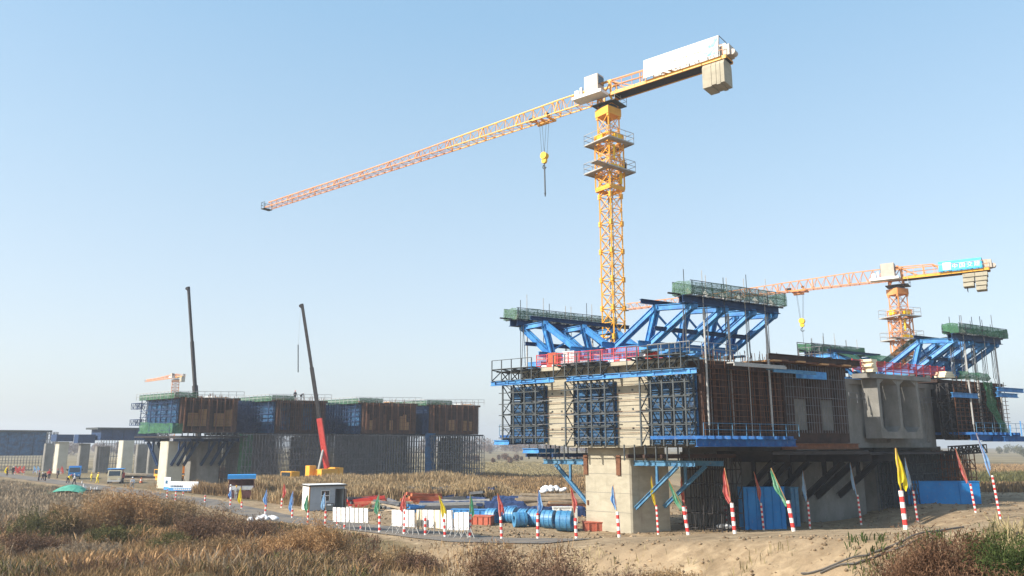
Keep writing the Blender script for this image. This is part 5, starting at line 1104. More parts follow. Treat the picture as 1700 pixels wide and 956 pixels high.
truck('cream fronted lorry with a blue sunshade and red load facing the road', GT(192, 802), math.radians(-70), 'cream', 'red', 2.5, cargo='redbrown', canopy='roofblue')
for (px, py, lab) in ((234, 802, 'orange traffic cone right of the cream lorry'),):
    t = thing('traffic_cone', lab, 'traffic cone', GT(px, py)); k = MB(); k.box((0,0,.04), (.6,.6,.08)); k.build('cone_base', 'rubber', t, local=True); k = MB(); k.tube((0,0,.08), (0,0,1.1), .32, 12, .05); k.build('cone_body', 'orange', t, local=True); k = MB(); k.tube((0,0,.5), (0,0,.7), .215, 12, .17); k.build('reflective_band', 'white', t, local=True)
t = thing('green_tarpaulin_heap', 'heap under a green tarpaulin with black scrap at its right end, in the left grass', 'covered heap', GT(118, 824))
p0 = GT(118, 824)
net_sheet(lambda a, b: p0+Vector((-2.8+5.4*a, -1.2+2.6*b, .15+1.3*math.sin(math.pi*a)**.8*math.sin(math.pi*(.15+.7*b)))), 12, 8, .07).build('tarpaulin', 'tarp_green', t)
k = MB(); [k.box(p0+Vector((2.4+.5*j, -.2+.3*(j % 2), .5)), (.6,.7,.7), j) for j in range(3)]; k.build('scrap', 'steel_black', t)

# ============================================================ CABINS, BOOTH, BOARDS
cb = GT(508, 846); ROT = math.atan2(.515, .857)
def cabin():
    Y = 86; p = K(513, 844, Y); p.z = TZ(p.x, p.y)-.05; t = thing('site_cabin', 'small white site cabin, front painted shade grey, with an open dark doorway by the road', 'cabin', p, ROT)
    w, d, h = 3.9, 2.6, 2.6; x = .08
    for (nm, c, s, m) in (('end_wall', (-.0,d/2,h/2), (.08,d,h), 'offwhite'), ('end_wall', (w,d/2,h/2), (.08,d,h), 'offwhite'), ('back_wall', (w/2,d,h/2), (w,.08,h), 'shade_grey'), ('floor_slab', (w/2,d/2,.0), (w+.2,d+.2,.16), 'steel'),
        ('front_wall', (.65,0,h/2), (1.22,.08,h), 'shade_grey'), ('front_wall', (1.72,0,.5), (.9,.08,1.0), 'shade_grey'), ('front_wall', (1.72,0,h-.22), (.9,.08,.44), 'shade_grey'), ('front_wall', (2.5,0,h/2), (.64,.08,h), 'shade_grey'), ('front_wall', (3.32,0,h-.15), (1.0,.08,.3), 'shade_grey')):
        k = MB(); k.box(c, s); k.build(nm, m, t, local=True)
    k = MB(); k.box((w/2,d/2-.05,h+.08), (w+.35,d+.4,.12)); rf = k.build('roof', 'steel_black', t, local=True); k = MB(); k.box((w/2,d/2-.05,h+.16), (w+.2,d+.25,.05)); k.build('roof_sheet', 'offwhite', rf, local=True)
    k = MB(); k.box((-.02,0,h/2), (.12,.12,h)); k.build('corner_post', 'timber', t, local=True)
    k = MB(); [k.box(c, s) for c, s in (((1.72,-.02,1.02), (.96,.1,.06)), ((1.72,-.02,2.14), (.96,.1,.06)), ((1.26,-.02,1.58), (.06,.1,1.1)), ((2.18,-.02,1.58), (.06,.1,1.1)), ((1.72,-.02,1.6), (.9,.09,.08)))]; wd = k.build('window', 'offwhite', t, local=True)
    k = MB(); k.box((1.72,.02,1.58), (.9,.02,1.08)); k.build('pane', 'glass', wd, local=True)
    k = MB(); k.box((3.82,-.45,h*.45), (.05,.9,h*.86)); k.build('door', 'steel_black', t, local=True)
    return p
pc = cabin()
t = thing('generator', 'small dark generator outside the open cabin doorway', 'generator', pc+Vector((2.3, -.5, 0))); k = MB(); k.box((0,0,.45), (.9,.6,.5)); k.build('body', 'steel', t, local=True); k = MB(); [k.beam((a*.5,b*.33,.05), (a*.5,b*.33,.85), .05) for a in (-1,1) for b in (-1,1)]; k.beam((-.5,-.33,.85), (.5,-.33,.85), .05); k.beam((-.5,.33,.85), (.5,.33,.85), .05); k.build('frame', 'steel_black', t, local=True); k = MB(); k.tube((-.2,0,.7), (.2,0,.7), .16, 10); k.build('fuel_tank', 'shade_grey', t, local=True)
def booth():
    p = K(378, 831, 100); p.z = TZ(p.x, p.y); t = thing('rest_booth', 'open roadside booth with a bright blue roof and maroon boarding', 'booth', p, ROT*.6); w, d, h = 3.0, 2.2, 2.4
    for i, (a, b) in enumerate(((0,0),(w,0),(w,d),(0,d),(w*.5,0))): k = MB(); k.box((a,b,h/2), (.1,.1,h)); k.build('corner_post', 'brick', t, local=True)
    for (c, s, m) in (((w/2,0,.45),(w-.12,.05,.9),'brick'), ((w/2,0,1.25),(w-.12,.04,.5),'white'), ((0,d/2,.45),(.05,d-.12,.9),'brick'), ((0,d/2,1.25),(.04,d-.12,.5),'white'), ((w/2,d,1.1),(w-.12,.05,2.2),'brick'), ((w,d/2,1.1),(.05,d-.12,2.2),'brick')): k = MB(); k.box(c, s); k.build('wall_board', m, t, local=True)
    k = MB(); k.box((w/2,d/2,h+.2), (w+.4,d+.4,.5)); k.build('roof', 'roofblue', t, local=True)
    k = MB(); k.box((w/2,d/2,.05), (w,d,.1)); k.build('floor_slab', 'steel', t, local=True)
    k = MB(); k.box((w/2,-.02,1.25), (w*.5,.02,.3)); k.build('notice', 'offwhite', t, local=True)
booth()
def board(name, label, px0, px1, pyb, pyt, Y, skew, mb_, band=None, legs=2):
    a = K(px0, pyb, Y); b = K(px1, pyb+skew, Y-1.0); a.z = max(a.z, TZ(a.x, a.y)+.05); b.z = a.z if abs(a.z-b.z) < .6 else b.z; h = (pyb-pyt)/FPX*Y; t = thing(name, label, 'banner board', a)
    k = MB(); k.beam((a+b)/2+ZUP*h/2+(a-b)/2, (a+b)/2+ZUP*h/2+(b-a)/2, .06, h); k.build('board_face', mb_, t)
    if band: k = MB(); k.beam(a+ZUP*.22-Vector((0,.06,0)), b+ZUP*.22-Vector((0,.06,0)), .05, .42); k.build('blue_band', band, t)
    for j in range(legs+1): q = a.lerp(b, j/legs); k = MB(); k.beam(q+Vector((0,.1,-.3)), q+Vector((0,.1,h)), .08); k.beam(q+Vector((0,.1,h*.7)), q+Vector((.1,1.0,-.2)), .06); k.build('support_leg', 'galv', t)
    return t, a, b, h
t, a, b, h = board('banner_board', 'long low white banner board with a blue bottom band beside the road', 280, 328, 816, 801, 112, 2, 'white', 'blue', 4)
for j in range(8):
    q = a.lerp(b, .06+.055*j); k = MB(); k.box(q+Vector((.05,-.09,h*.5)), (.14,.02,.22)); k.build('printed_character', 'blue_dark' if j > 1 else 'blue_faded', t)
for j in range(10): q = a.lerp(b, .2+.07*j); k = MB(); k.box(q+Vector((.0,-.13,.24)), (.2,.02,.2)); k.build('printed_character', 'white', t)
t, a, b, h = board('banner_board', 'small blue and white notice board wrapped round the foot of the sunlit slim pier', 272, 282, 813, 793, 118, 0, 'white', 'blue', 1)
k = MB(); k.box((a+b)/2+Vector((0,-.1,h*.62)), (.55,.03,.5)); k.build('printed_emblem', 'blue_faded', t)

# white barrier panels along the road edge
def barrier(label, px0, px1, py0b, py1b, py0t, py1t, n, mats):
    a = GT(px0, py0b+12); b = GT(px1, py1b+9); b.y = a.y-.06*(px1-px0); t = thing('barrier_panel', label, 'barrier', a, 0, 'white sheet barriers along the road')
    A0 = K(px0, py0b, a.y); A1 = K(px0, py0t, a.y); B0 = K(px1, py1b, b.y); B1 = K(px1, py1t, b.y); d = (B0-A0); d.z = 0; nn = Vector((-d.y, d.x, 0)).normalized()*.05
    for k in range(n):
        f0, f1 = k/n+.012, (k+1)/n-.012; q = [A0.lerp(B0, f0), A0.lerp(B0, f1), A1.lerp(B1, f1), A1.lerp(B1, f0)]; m = MB(); q2 = [v+nn for v in q]; m.hexa([q[0], q[1], q2[1], q2[0], q[3], q[2], q2[2], q2[3]]); m.build('sheet', mats[k % len(mats)], t)
        if k: mid = A0.lerp(B0, k/n); m = MB(); m.beam(mid-nn*.3, A1.lerp(B1, k/n)-nn*.3, .035); m.build('sheet_rib', 'steel', t)
    for z0, z1 in ((.15, .15), (.85, .85)): m = MB(); m.beam(A0.lerp(A1, z0)+nn*2, B0.lerp(B1, z0)+nn*2, .06); m.build('rail', 'galv', t)
    for f in (.06, .5, .94):
        q = A0.lerp(B0, f); g = TZ(q.x, q.y); m = MB(); m.beam(Vector((q.x, q.y, g-.1)), A1.lerp(B1, f)+nn*2, .06); m.beam(Vector((q.x-.5, q.y-.2, g)), q.lerp(A1.lerp(B1, f), .3)+nn*2, .045); m.beam(Vector((q.x+.5, q.y-.2, g)), q.lerp(A1.lerp(B1, f), .3)+nn*2, .045); m.build('support_leg', 'galv', t)
barrier('white sheet barrier of eight upright panels, left of the green flag', 552, 611, 866, 868, 842, 844, 8, ['white', 'offwhite'])
barrier('white sheet barrier behind the red flag, between the other barriers', 650, 688, 873, 875, 846, 847, 4, ['white'])
barrier('cream and white sheet barrier with a yellow flag in front', 691, 752, 873, 880, 846, 847, 6, ['cream', 'offwhite', 'white'])
barrier('short white two sheet barrier beside the blue steel trough', 754, 778, 880, 880, 851, 850, 3, ['white'])

# ============================================================ FLAGS ON STRIPED POSTS
def flag_post(label, px, pyb, pytop, pyft, pyfb, fx, color, group='striped flag posts along the road', fw=1.0, at=None):
    base = GT(px, pyb); Y = base.y; s = Y/FPX*1.02
    hp = (pyb-pytop)*s; hf = (pyb-pyft)*s; dx = (fx-px)*s; t = thing('flag_post', label, 'flag post', base-ZUP*.05, 0, group); t.rotation_euler = (random.uniform(-.05, .05), random.uniform(-.02, .02), 0)
    tilt = dx/max(hf, .1)*.8; r = .09
    hp = max(hp, .5); m = MB(); m.tube((0,0,0), (tilt*hp*.5, 0, hp), r, 8); m.build('striped_post', 'stripe', t, local=True)
    if color:
        top = Vector((dx, 0, hf)); b0 = Vector((tilt*hp*.5, 0, hp*.85)); m = MB(); m.tube(b0, top, .017, 5); m.build('bamboo_pole', 'timber', t, local=True)
        # limp cloth hanging in folds, narrow at the top and wide at its lower hem
        L_ = (pyfb-pyft)*s; vs = []; NR, NC = 9, 9; sg = random.choice((-1, 1)); ph = random.uniform(0, 6)
        for i in range(NR):
            f = i/(NR-1); z = hf-.02-f*L_; wd = (.03+.40*min(1, f/.82)**.8)*fw*(1-.5*max(0, f-.82)/.18); cx = dx+(b0.x-dx)*min(1, (hf-z)/(hf-hp*.85+.01))
            for j in range(NC):
                g = j/(NC-1); fold = .075*fw*(.3+f)*math.sin(g*12+ph+f*2.2)+.02*math.sin(f*17+g*4+ph); vs.append((cx+sg*((g-.12)*wd+.015*math.sin(f*13+ph)), fold+.03, z-.16*f*L_*math.sin(g*5+ph)*(i > 4)*fw))
        m = MB(); m.add(vs, [(i*NC+j, (i+1)*NC+j, (i+1)*NC+j+1, i*NC+j+1) for i in range(NR-1) for j in range(NC-1)]); o = m.build('flag_cloth', FLAGM[color], t, local=True, smooth=True)
    return t
FP = [ # px, base y, post top y, flag top y, flag bottom y, flag x, colour, label
 (382, 841, 826, 813, 828, 382, 'blue', 'blue flag on a striped post in front of the blue roofed booth'),
 (401, 845, 833, 810, 832, 397, 'yellow', 'pale yellow flag at the right corner of the blue roofed booth'),
 (440, 859, 839, 815, 839, 441, 'blue', 'blue flag at the foot of the reeds, between the booth and the cabin'),
 (467, 843, 828, 804, 824, 468, 'red', 'small red flag further back, just left of the cabin'),
 (485, 860, 845, 817, 845, 484, 'blue', 'blue flag overlapping the left wall of the cabin'),
 (511, 871, 848, 824, 848, 509, 'green', 'green flag in front of the cabin corner'),
 (540, 873, 849, 820, 844, 537, 'lightblue', 'wide light blue flag in front of the cabin window'),
 (630, 884, 855, 824, 851, 628, 'green', 'thin green flag in the gap between two white barriers'),
 (671, 887, 848, 823, 849, 671, 'red', 'red flag in front of the small white barrier'),
 (739, 892, 863, 827, 858, 728, 'yellow', 'yellow flag leaning left over the cream barrier'),
 (780, 893, 858, 825, 857, 779, 'green', 'green flag at the left end of the red brown box and blue trough'),
 (833, 895, 860, 824, 857, 827, 'red', 'red flag in front of the first blue coils'),
 (893, 895, 855, 817, 852, 894, 'blue', 'blue flag in front of the middle of the blue coils'),
 (957, 895, 862, 813, 850, 947, 'red', 'red flag leaning left beside the sunlit pier, right of the blue coils'),
 (1028, 892, 852, 811, 845, 1022, 'blue', 'blue flag standing in front of the sunlit pier'),
 (1078, 880, 864, 840, 858, 1077, 'yellow', 'small low yellow flag right of the sunlit pier'),
 (1093, 888, 842, 796, 838, 1085, 'yellow', 'tall yellow flag right of the sunlit pier'),
 (1143, 888, 843, 801, 845, 1117, 'green', 'green flag leaning far left, crossing a red one'),
 (1141, 882, 843, 798, 836, 1134, 'red', 'red flag just right of the leaning green flag'),
 (1207, 876, 841, 800, 838, 1205, 'green', 'green flag half hidden behind a taller red flag'),
 (1220, 886, 838, 784, 833, 1210, 'red', 'tall red flag left of the blue steel panel'),
 (1268, 880, 838, 790, 832, 1258, 'red', 'red flag with pale print in front of the blue steel panel'),
 (1318, 882, 834, 784, 835, 1290, 'green', 'green flag leaning left at the right edge of the blue steel panel'),
 (1345, 877, 835, 788, 830, 1339, 'lightblue', 'pale blue flag in front of the raking brackets of the grey pier wall'),
 (1430, 871, 825, 775, 821, 1422, 'lightblue', 'light blue flag in front of the striped grey pier'),
 (1504, 879, 818, 752, 814, 1505, 'yellow', 'tall bright yellow flag left of the long blue steel beam'),
 (1524, 867, 818, 767, 812, 1516, 'lightblue', 'pale blue flag just behind the tall yellow flag'),
 (1620, 851, 806, 751, 798, 1599, 'red', 'red flag leaning left over the end of the long blue beam'),
 (1661, 861, 794, 728, 789, 1640, 'blue', 'tall blue flag nearest the right edge of the picture')]
for (px, yb, yt, ft, fb, fx, c, lab) in FP: flag_post(lab, px, yb, yt, ft, fb, fx, c, fw=random.uniform(.75, 1.0) if px > 700 else 1.1)
for (px, yb, yt, lab) in ((277, 828, 813, 'leftmost short striped post in the grass below the white banner board'), (291, 832, 816, 'short striped post below the left part of the white banner board'), (304, 822, 817, 'short striped post right below the middle of the white banner board'), (340, 834, 822, 'short striped post in the grass right of the white banner board'),
        (560, 873, 846, 'striped post just left of the eight sheet barrier') , (572, 879, 846, 'striped post in front of the left part of the eight sheet barrier'), (599, 881, 848, 'striped post in front of the right part of the eight sheet barrier'), (706, 889, 858, 'striped post without a flag in front of the cream barrier')):
    flag_post(lab, px, yb, yt, 0, 0, px, None, 'short striped posts without flags')
# small road markers
for k in range(12):
    px = 133+random.uniform(0, 34); py = 806+(px-133)*.35+random.uniform(-4, 5); q = GT(px, py); t = thing('road_marker', 'small white marker post among those dotted over the road below the cream lorry', 'marker post', q, 0, 'small white road markers'); m = MB(); m.tube((0,0,0), (0,0,.45), .08, 6, .06); m.build('post', 'white', t, local=True); m = MB(); m.tube((0,0,0), (0,0,.06), .16, 8); m.build('base', 'rubber', t, local=True)
# far little flags at the left edge
for i, (px, c, lab) in enumerate(((13, 'yellow', 'far yellow flag, nearest the left edge'), (24, 'red', 'far red flag right of the leftmost yellow one'), (33, 'red', 'far red flag, third from the left edge'), (40, 'red', 'far red flag beside the blue girder, fourth from the left edge'), (55, 'lightblue', 'far pale flag, left of the pair'), (61, 'lightblue', 'far pale flag, right of the pair'), (101, 'red', 'far red flag behind the road workers'))):
    flag_post(lab, px, 787, 780, 774, 783, px, c, 'far flags at the left edge', fw=2.2)

# ============================================================ MATERIALS YARD
def coil(label, px, py, d, w, rz, group='blue steel band coils'):
    base = G(px, py, .0); base.z = TZ(base.x, base.y); t = thing('steel_coil', label, 'coil', base, rz, group); n = 28; r0, r1 = d/2, d*.27; R_ = Matrix.Rotation(0, 3, 'Z'); vs = []
    for yy in (-w/2, w/2):
        for r in (r0, r1):
            for k in range(n): a = 2*math.pi*k/n; vs.append((r*math.cos(a), yy, r0+r*math.sin(a)))
    f = []
    for k in range(n):
        j = (k+1) % n; f += [(k, j, 2*n+j, 2*n+k), (n+k, 3*n+k, 3*n+j, n+j), (k, n+k, n+j, j), (2*n+k, 2*n+j, 3*n+j, 3*n+k)]
    k = MB(); k.add(vs, f); k.build('coil_body', 'bluecoil', t, local=True)
    for s in (-.22, .22):
        k = MB(); m_ = 24
        for i in range(m_): a0 = 2*math.pi*i/m_; a1 = 2*math.pi*(i+1)/m_; k.beam(((r0+.01)*math.cos(a0), s*w, r0+(r0+.01)*math.sin(a0)), ((r0+.01)*math.cos(a1), s*w, r0+(r0+.01)*math.sin(a1)), .05, .03, ref=(0,1,0))
        k.build('strap', 'blue', t, local=True)
    return t
M['bluecoil'] = mat('blue_wrapped_coil', (.035,.15,.30), (.08,.27,.46), .45, scale=3, bump=.3, spec=.5)
CO = [(818, 868, 1.35, 1.0, .5, 'leftmost blue coil, behind the red flag'), (838, 867, 1.45, .8, .5, 'second blue coil from the left'), (851, 869, 1.45, .8, .5, 'third blue coil from the left'), (871, 871, 1.45, .9, .45, 'fourth blue coil, behind the one that faces the road'), (863, 875, 1.3, 1.1, 1.35, 'blue coil turned so its open hole faces the road'),
      (889, 874, 1.55, 1.0, .5, 'blue coil directly behind the blue flag'), (912, 877, 1.55, 1.1, .6, 'blue coil second from the right end'), (938, 881, 1.7, 1.3, .75, 'largest blue coil at the right end of the row')]
for (px, py, d, w, rz, lab) in CO: coil(lab, px, py, d, w, rz+.5)
def crate(name, label, cat, p, d, rz, m, ribs=5, lid=True):
    t = thing(name, label, cat, p, rz); k = MB(); k.box((0,0,d[2]/2), d); k.build('body', m, t, local=True)
    for j in range(ribs):
        for sy in (-1, 1): x = -d[0]/2+d[0]*(j+.5)/ribs; k = MB(); k.box((x,sy*(d[1]/2+.04),d[2]/2), (.08,.08,d[2]*.96)); k.build('rib', m, t, local=True)
    k = MB(); k.box((0,0,d[2]+.04), (d[0]+.1,d[1]+.1,.07)); k.build('top_frame', m, t, local=True); return t
def gp(px, py, dz=0): p = G(px, py, 0); p.z = TZ(p.x, p.y)+dz; return p
crate('steel_box', 'low red brown steel box between the white barrier and the blue coils', 'steel box', gp(795, 871), (2.6,1.3,.75), -.25, 'redbrown')
crate('steel_trough', 'long blue steel trough behind the red brown box', 'steel trough', gp(792, 862), (5.2,.9,.9), -.2, 'blue', 8)
crate('steel_box', 'rounded heap of red brown steel plates at the foot of the sunlit pier', 'steel plates', gp(988, 880), (2.0,1.2,.7), .1, 'redbrown', 3)
crate('blue_crate', 'small blue crate on the far side of the coils', 'crate', gp(851, 852), (.9,.7,.7), .3, 'blue', 2)
crate('blue_crate', 'low blue crate in the shade right of the sunlit pier', 'crate', gp(1066, 880), (1.5,.8,.55), .5, 'blue_faded', 3)
crate('cabinet_box', 'white fronted box with a blue rim left of the sunlit pier', 'box', gp(938, 868), (2.3,.7,1.5), .05, 'offwhite', 2)
crate('tall_blue_panel', 'tall blue steel panel box standing in front of the shaded piers', 'steel panel', Vector((22.2, 71, 0)), (3.9,1.1,3.55), .18, 'blue_hoard', 5)
crate('tall_blue_panel', 'narrow blue steel panel right beside the tall one', 'steel panel', Vector((25.6, 73.5, 0)), (1.0,1.2,3.4), .5, 'blue_faded', 1)
crate('long_blue_beam', 'long bright blue steel box beam lying at the foot of the scaffolded pier', 'steel beam', Vector((43.8, 82.0, 1.35)), (8.2,1.0,2.2), -.02, 'blue_hoard', 2)
def pile(name, label, cat, px, py, L, n, rows, size, rz, m, spread=.3, jit=.05, z=0, mats=None):
    p = gp(px, py, z); t = thing(name, label, cat, p, rz)
    for r in range(rows):
        for k in range(n-r):
            b = MB(); y = (k-(n-r-1)/2)*size*(1.0+spread); l = L*random.uniform(.85, 1.05); x = random.uniform(-.06, .06)*L; a = random.uniform(-jit, jit)
            zc_ = size*(r+.5)*1.02; tz = random.uniform(-1, 1)*jit*.35*l*.5; b.beam((x-l/2*math.cos(a), y-l/2*math.sin(a), zc_-tz), (x+l/2*math.cos(a), y+l/2*math.sin(a), zc_+tz), size*.94); b.build('length', mats[(k+r) % len(mats)] if mats else m, t, local=True)
    return t
M['plank'] = mat('weathered_plank', (.30,.24,.17), (.46,.38,.28), .9, scale=1.5)
M['dgrey'] = mat('dark_grey_steel_stock', (.06,.065,.075), (.13,.135,.14), .7, scale=1)
pile('steel_frame_stack', 'jumbled stack of red steel frames behind the eight sheet barrier', 'steel stack', 608, 840, 4.4, 5, 3, .36, .35, 'red', .6, .35, mats=['red', 'redbrown', 'red', 'dgrey'])
pile('steel_frame_stack', 'orange red steel lengths stacked behind the small white barrier', 'steel stack', 702, 838, 4.6, 6, 4, .34, .45, 'orange', .5, .35, mats=['orange', 'redbrown', 'orange'])
pile('beam_stack', 'grey scrap beams lying crosswise between the red stacks', 'steel stack', 652, 844, 4.4, 6, 3, .25, -.4, 'dgrey', .9, .7, mats=['dgrey', 'plank', 'scaff'])
pile('beam_stack', 'dark grey steel lengths piled against the reeds', 'steel stack', 728, 832, 9, 14, 4, .34, .1, 'dgrey', .8, .3, mats=['dgrey', 'dgrey', 'scaff'])
pile('beam_stack', 'untidy pile of dark grey sections right of the reeds', 'steel stack', 775, 834, 8, 12, 4, .34, -.25, 'dgrey', .8, .6, mats=['dgrey', 'steel', 'scaff', 'tarp_navy'])
pile('beam_stack', 'navy painted beams stacked behind the yellow flag', 'steel stack', 748, 849, 7, 5, 3, .34, .05, 'tarp_navy', .4, .12, mats=['tarp_navy', 'dgrey', 'galv'])
pile('pipe_bundle', 'grey pipe lengths just behind the navy covered heap', 'pipe bundle', 772, 843, 7, 5, 3, .28, .05, 'galv', .5, .14, mats=['galv','dgrey'])
pile('timber_stack', 'low stack of pale planks in front of the white sacks', 'timber stack', 918, 838, 9, 9, 5, .26, .12, 'plank', .5, .12)
pile('timber_stack', 'wide pale plank stack behind the navy covered heap', 'timber stack', 868, 824, 12, 12, 3, .26, .1, 'plank', 1.2, .12)
pile('timber_stack', 'brown plank stack touching the sunlit pier on its left', 'timber stack', 945, 848, 5, 6, 4, .26, .2, 'plank', .25, .08, mats=['plank', 'timber', 'rust'])
pile('blue_steel_heap', 'small blue steel frame heap behind the small white barrier', 'steel stack', 706, 850, 4.2, 4, 3, .26, .35, 'blue', .5, .2, mats=['blue', 'dgrey', 'blue'])
pile('beam_stack', 'brown and grey lengths lying behind the traffic cone', 'steel stack', 262, 797, 15, 8, 3, .4, .1, 'rust', .4, .15, mats=['plank', 'rust_dark', 'dgrey'])
pile('timber_stack', 'rust brown stack seen between the two left piers', 'timber stack', 350, 792, 8, 7, 5, .4, .1, 'rust', .3, .1)
for (px, py, L, D, H, rz, m, lab) in ((800, 846, 11, 1.6, .95, .05, 'tarp_navy', 'long navy covered heap in the middle of the yard'), (878, 838, 10, 1.8, 1.15, .05, 'tarp_navy', 'second navy covered heap, behind the coils'), (915, 858, 8, 1.2, 1.1, .1, 'tarp_navy', 'low dark covered row just behind the right hand coils')):
    p = gp(px, py); t = thing('covered_heap', lab, 'covered heap', p, 0); c, s = math.cos(rz), math.sin(rz)
    net_sheet(lambda a, b: p+Vector((c*L*(a-.5)-s*D*(b-.5), s*L*(a-.5)+c*D*(b-.5), -.05+H*min(1, 14*a, 14*(1-a))*(min(1, 5*b, 5*(1-b)))**.4*random.uniform(.86,1.06))), 30, 8, .03).build('tarpaulin', m, t)
    k = MB(); [k.beam(p+Vector((c*L*f, s*L*f-D/2, .1)), p+Vector((c*L*f, s*L*f+D/2, .1)), .15) for f in (-.4, 0, .4)]; k.build('bearer', 'timber', t)
def lump(name, label, cat, p, n, r, size, m, pname):
    t = thing(name, label, cat, p, 0)
    for k in range(n):
        a = random.uniform(0, 6.3); q = r*random.random()**.5; b = MB(); nn, mm = 7, 5; vs = [(0,0,size*.45)]; sx, sy, sz = size*random.uniform(.7,1.3), size*random.uniform(.5,.8), size*random.uniform(.35,.55)
        for i in range(1, mm):
            th = math.pi*i/mm
            for j in range(nn): ph = 2*math.pi*j/nn; jt = random.uniform(.85, 1.12); vs.append((sx*math.sin(th)*math.cos(ph)*jt, sy*math.sin(th)*math.sin(ph)*jt, sz*math.cos(th)*jt))
        vs[0] = (0,0,sz); vs.append((0,0,-sz)); f = [(0, 1+j, 1+(j+1) % nn) for j in range(nn)]+[(1+(i-1)*nn+j, 1+i*nn+j, 1+i*nn+(j+1) % nn, 1+(i-1)*nn+(j+1) % nn) for i in range(1, mm-1) for j in range(nn)]+[(len(vs)-1, 1+(mm-2)*nn+(j+1) % nn, 1+(mm-2)*nn+j) for j in range(nn)]
        b.add(vs, f); o = b.build(pname, m, t, local=True, smooth=True); o.location = (q*math.cos(a), q*math.sin(a)*.6, size*.4+(r-q)*.35*random.random()); o.rotation_euler = (random.uniform(-.3,.3), random.uniform(-.3,.3), random.uniform(0,3))
    return t
lump('sack_pile', 'pile of white sacks lying in the weeds left of the cabin posts', 'sack pile', GT(437, 877)+Vector((0,0,.55)), 14, 1.2, .42, 'sack', 'sack')
lump('sack_pile', 'long heap of white bags on the planks left of the sunlit pier', 'sack pile', gp(918, 829, .9), 16, 2.1, .65, 'sack', 'sack')
lump('sand_bag', 'pale bags on the ground left of the blue steel panel', 'sack pile', gp(1203, 881, .1), 5, .6, .45, 'sack', 'sack')
lump('plastic_bag', 'small white bag on the slope at the far right', 'bag', gp(1593, 800, .2), 2, .4, .8, 'sack', 'bag')
lump('rubble_heap', 'grey white rubble beside the cabin doorway', 'rubble', gp(571, 845), 9, .9, .28, 'sack', 'stone')
lump('rubble_heap', 'broken pale rubble behind the green flag', 'rubble', gp(632, 845), 9, 1.2, .3, 'concrete_grey', 'stone')
for i in range(70):
    px = random.uniform(585, 960); py = random.uniform(816, 852); p = gp(px, py, .08); m = MB(); m.box((0,0,.05), (random.uniform(1,3.2), .22, .14)); t = tag(m.build('loose_plank', (cm := random.choice(['plank', 'offwhite', 'dgrey', 'rust'])), local=True), {'plank': 'weathered brown plank, one of those strewn over the materials yard', 'offwhite': 'white painted board, one of those strewn over the materials yard', 'dgrey': 'dark grey steel offcut, one of those strewn over the materials yard', 'rust': 'rusty steel offcut, one of those strewn over the materials yard'}[cm], 'offcut', {'plank': 'brown planks', 'offwhite': 'white boards', 'dgrey': 'grey offcuts', 'rust': 'rusty offcuts'}[cm]+' strewn over the materials yard'); t.location = p; t.rotation_euler = (random.uniform(-.1,.1), random.uniform(-.3,.3), random.uniform(-1.2,1.2))

# clods and stones on the bare bank and verge
X, Y = scatter(16000, 430, 1560, 23, 60); dd = dist_side(X, Y); kk = (dd < .2) & (dd > -9) & (vnoise(X, Y, .8, 44)+rng.uniform(-.5, .3, len(X)) > -.05); X, Y = X[kk], Y[kk]
Sz = .02+.10*rng.random(len(X))**4; Zc = terrain(X, Y); Cc = np.stack([X, Y, Zc+Sz*.2], 1); oc = np.array([(1,0,0),(-1,0,0),(0,1,0),(0,-1,0),(0,0,.7),(0,0,-.7)], float)
Vc = (Cc[:, None, :]+oc[None]*Sz[:, None, None]*rng.uniform(.6, 1.3, (len(X), 6, 1))).reshape(-1, 3); o6 = np.arange(len(X))[:, None]*6
X2, Y2 = scatter(9000, 520, 1750, 45, 112); k2 = dist_side(X2, Y2) > 4.6; X, Y, Sz = np.concatenate([X, X2[k2]]), np.concatenate([Y, Y2[k2]]), np.concatenate([Sz, .03+.16*rng.random(k2.sum())**3])
Zc = terrain(X, Y); Cc = np.stack([X, Y, Zc+Sz*.2], 1); Vc = (Cc[:, None, :]+oc[None]*Sz[:, None, None]*rng.uniform(.6, 1.3, (len(X), 6, 1))).reshape(-1, 3); o6 = np.arange(len(X))[:, None]*6
M['clod'] = mat('earth_clod', (.14,.095,.055), (.30,.22,.14), .95, scale=1.3, island=.3)
tag(np_mesh('earth_clods', Vc, [np.concatenate([o6+np.array(f) for f in ((0,2,4),(2,1,4),(1,3,4),(3,0,4),(2,0,5),(1,2,5),(3,1,5),(0,3,5))])], 'clod', kind='stuff'), 'loose clods and small stones scattered over the bare bank and yard', 'clods')

# black hoses down the bank at the lower right
for i, (pts, lab) in enumerate((([(1318, 880), (1450, 888), (1515, 893), (1560, 880), (1600, 876)][:0] or [(1330, 956), (1392, 938), (1450, 920), (1500, 902), (1540, 886), (1600, 878)], 'upper black hose running down the bare bank at the lower right'), ([(1362, 956), (1420, 940), (1470, 922), (1530, 898), (1568, 884)], 'lower black hose on the bare bank beside the upper one'))):
    P = [GT(x, y)+ZUP*.06 for x, y in pts]; t = thing('hose', lab, 'hose', P[0]); m = MB(); dense = []
    for a, b in zip(P[:-1], P[1:]):
        for k in range(5): q = a.lerp(b, k/5); dense.append(Vector((q.x, q.y, TZ(q.x, q.y)+.06)))
    m.path(dense+[P[-1]], .03, 6); m.build('hose_run', 'pipe_black', t)

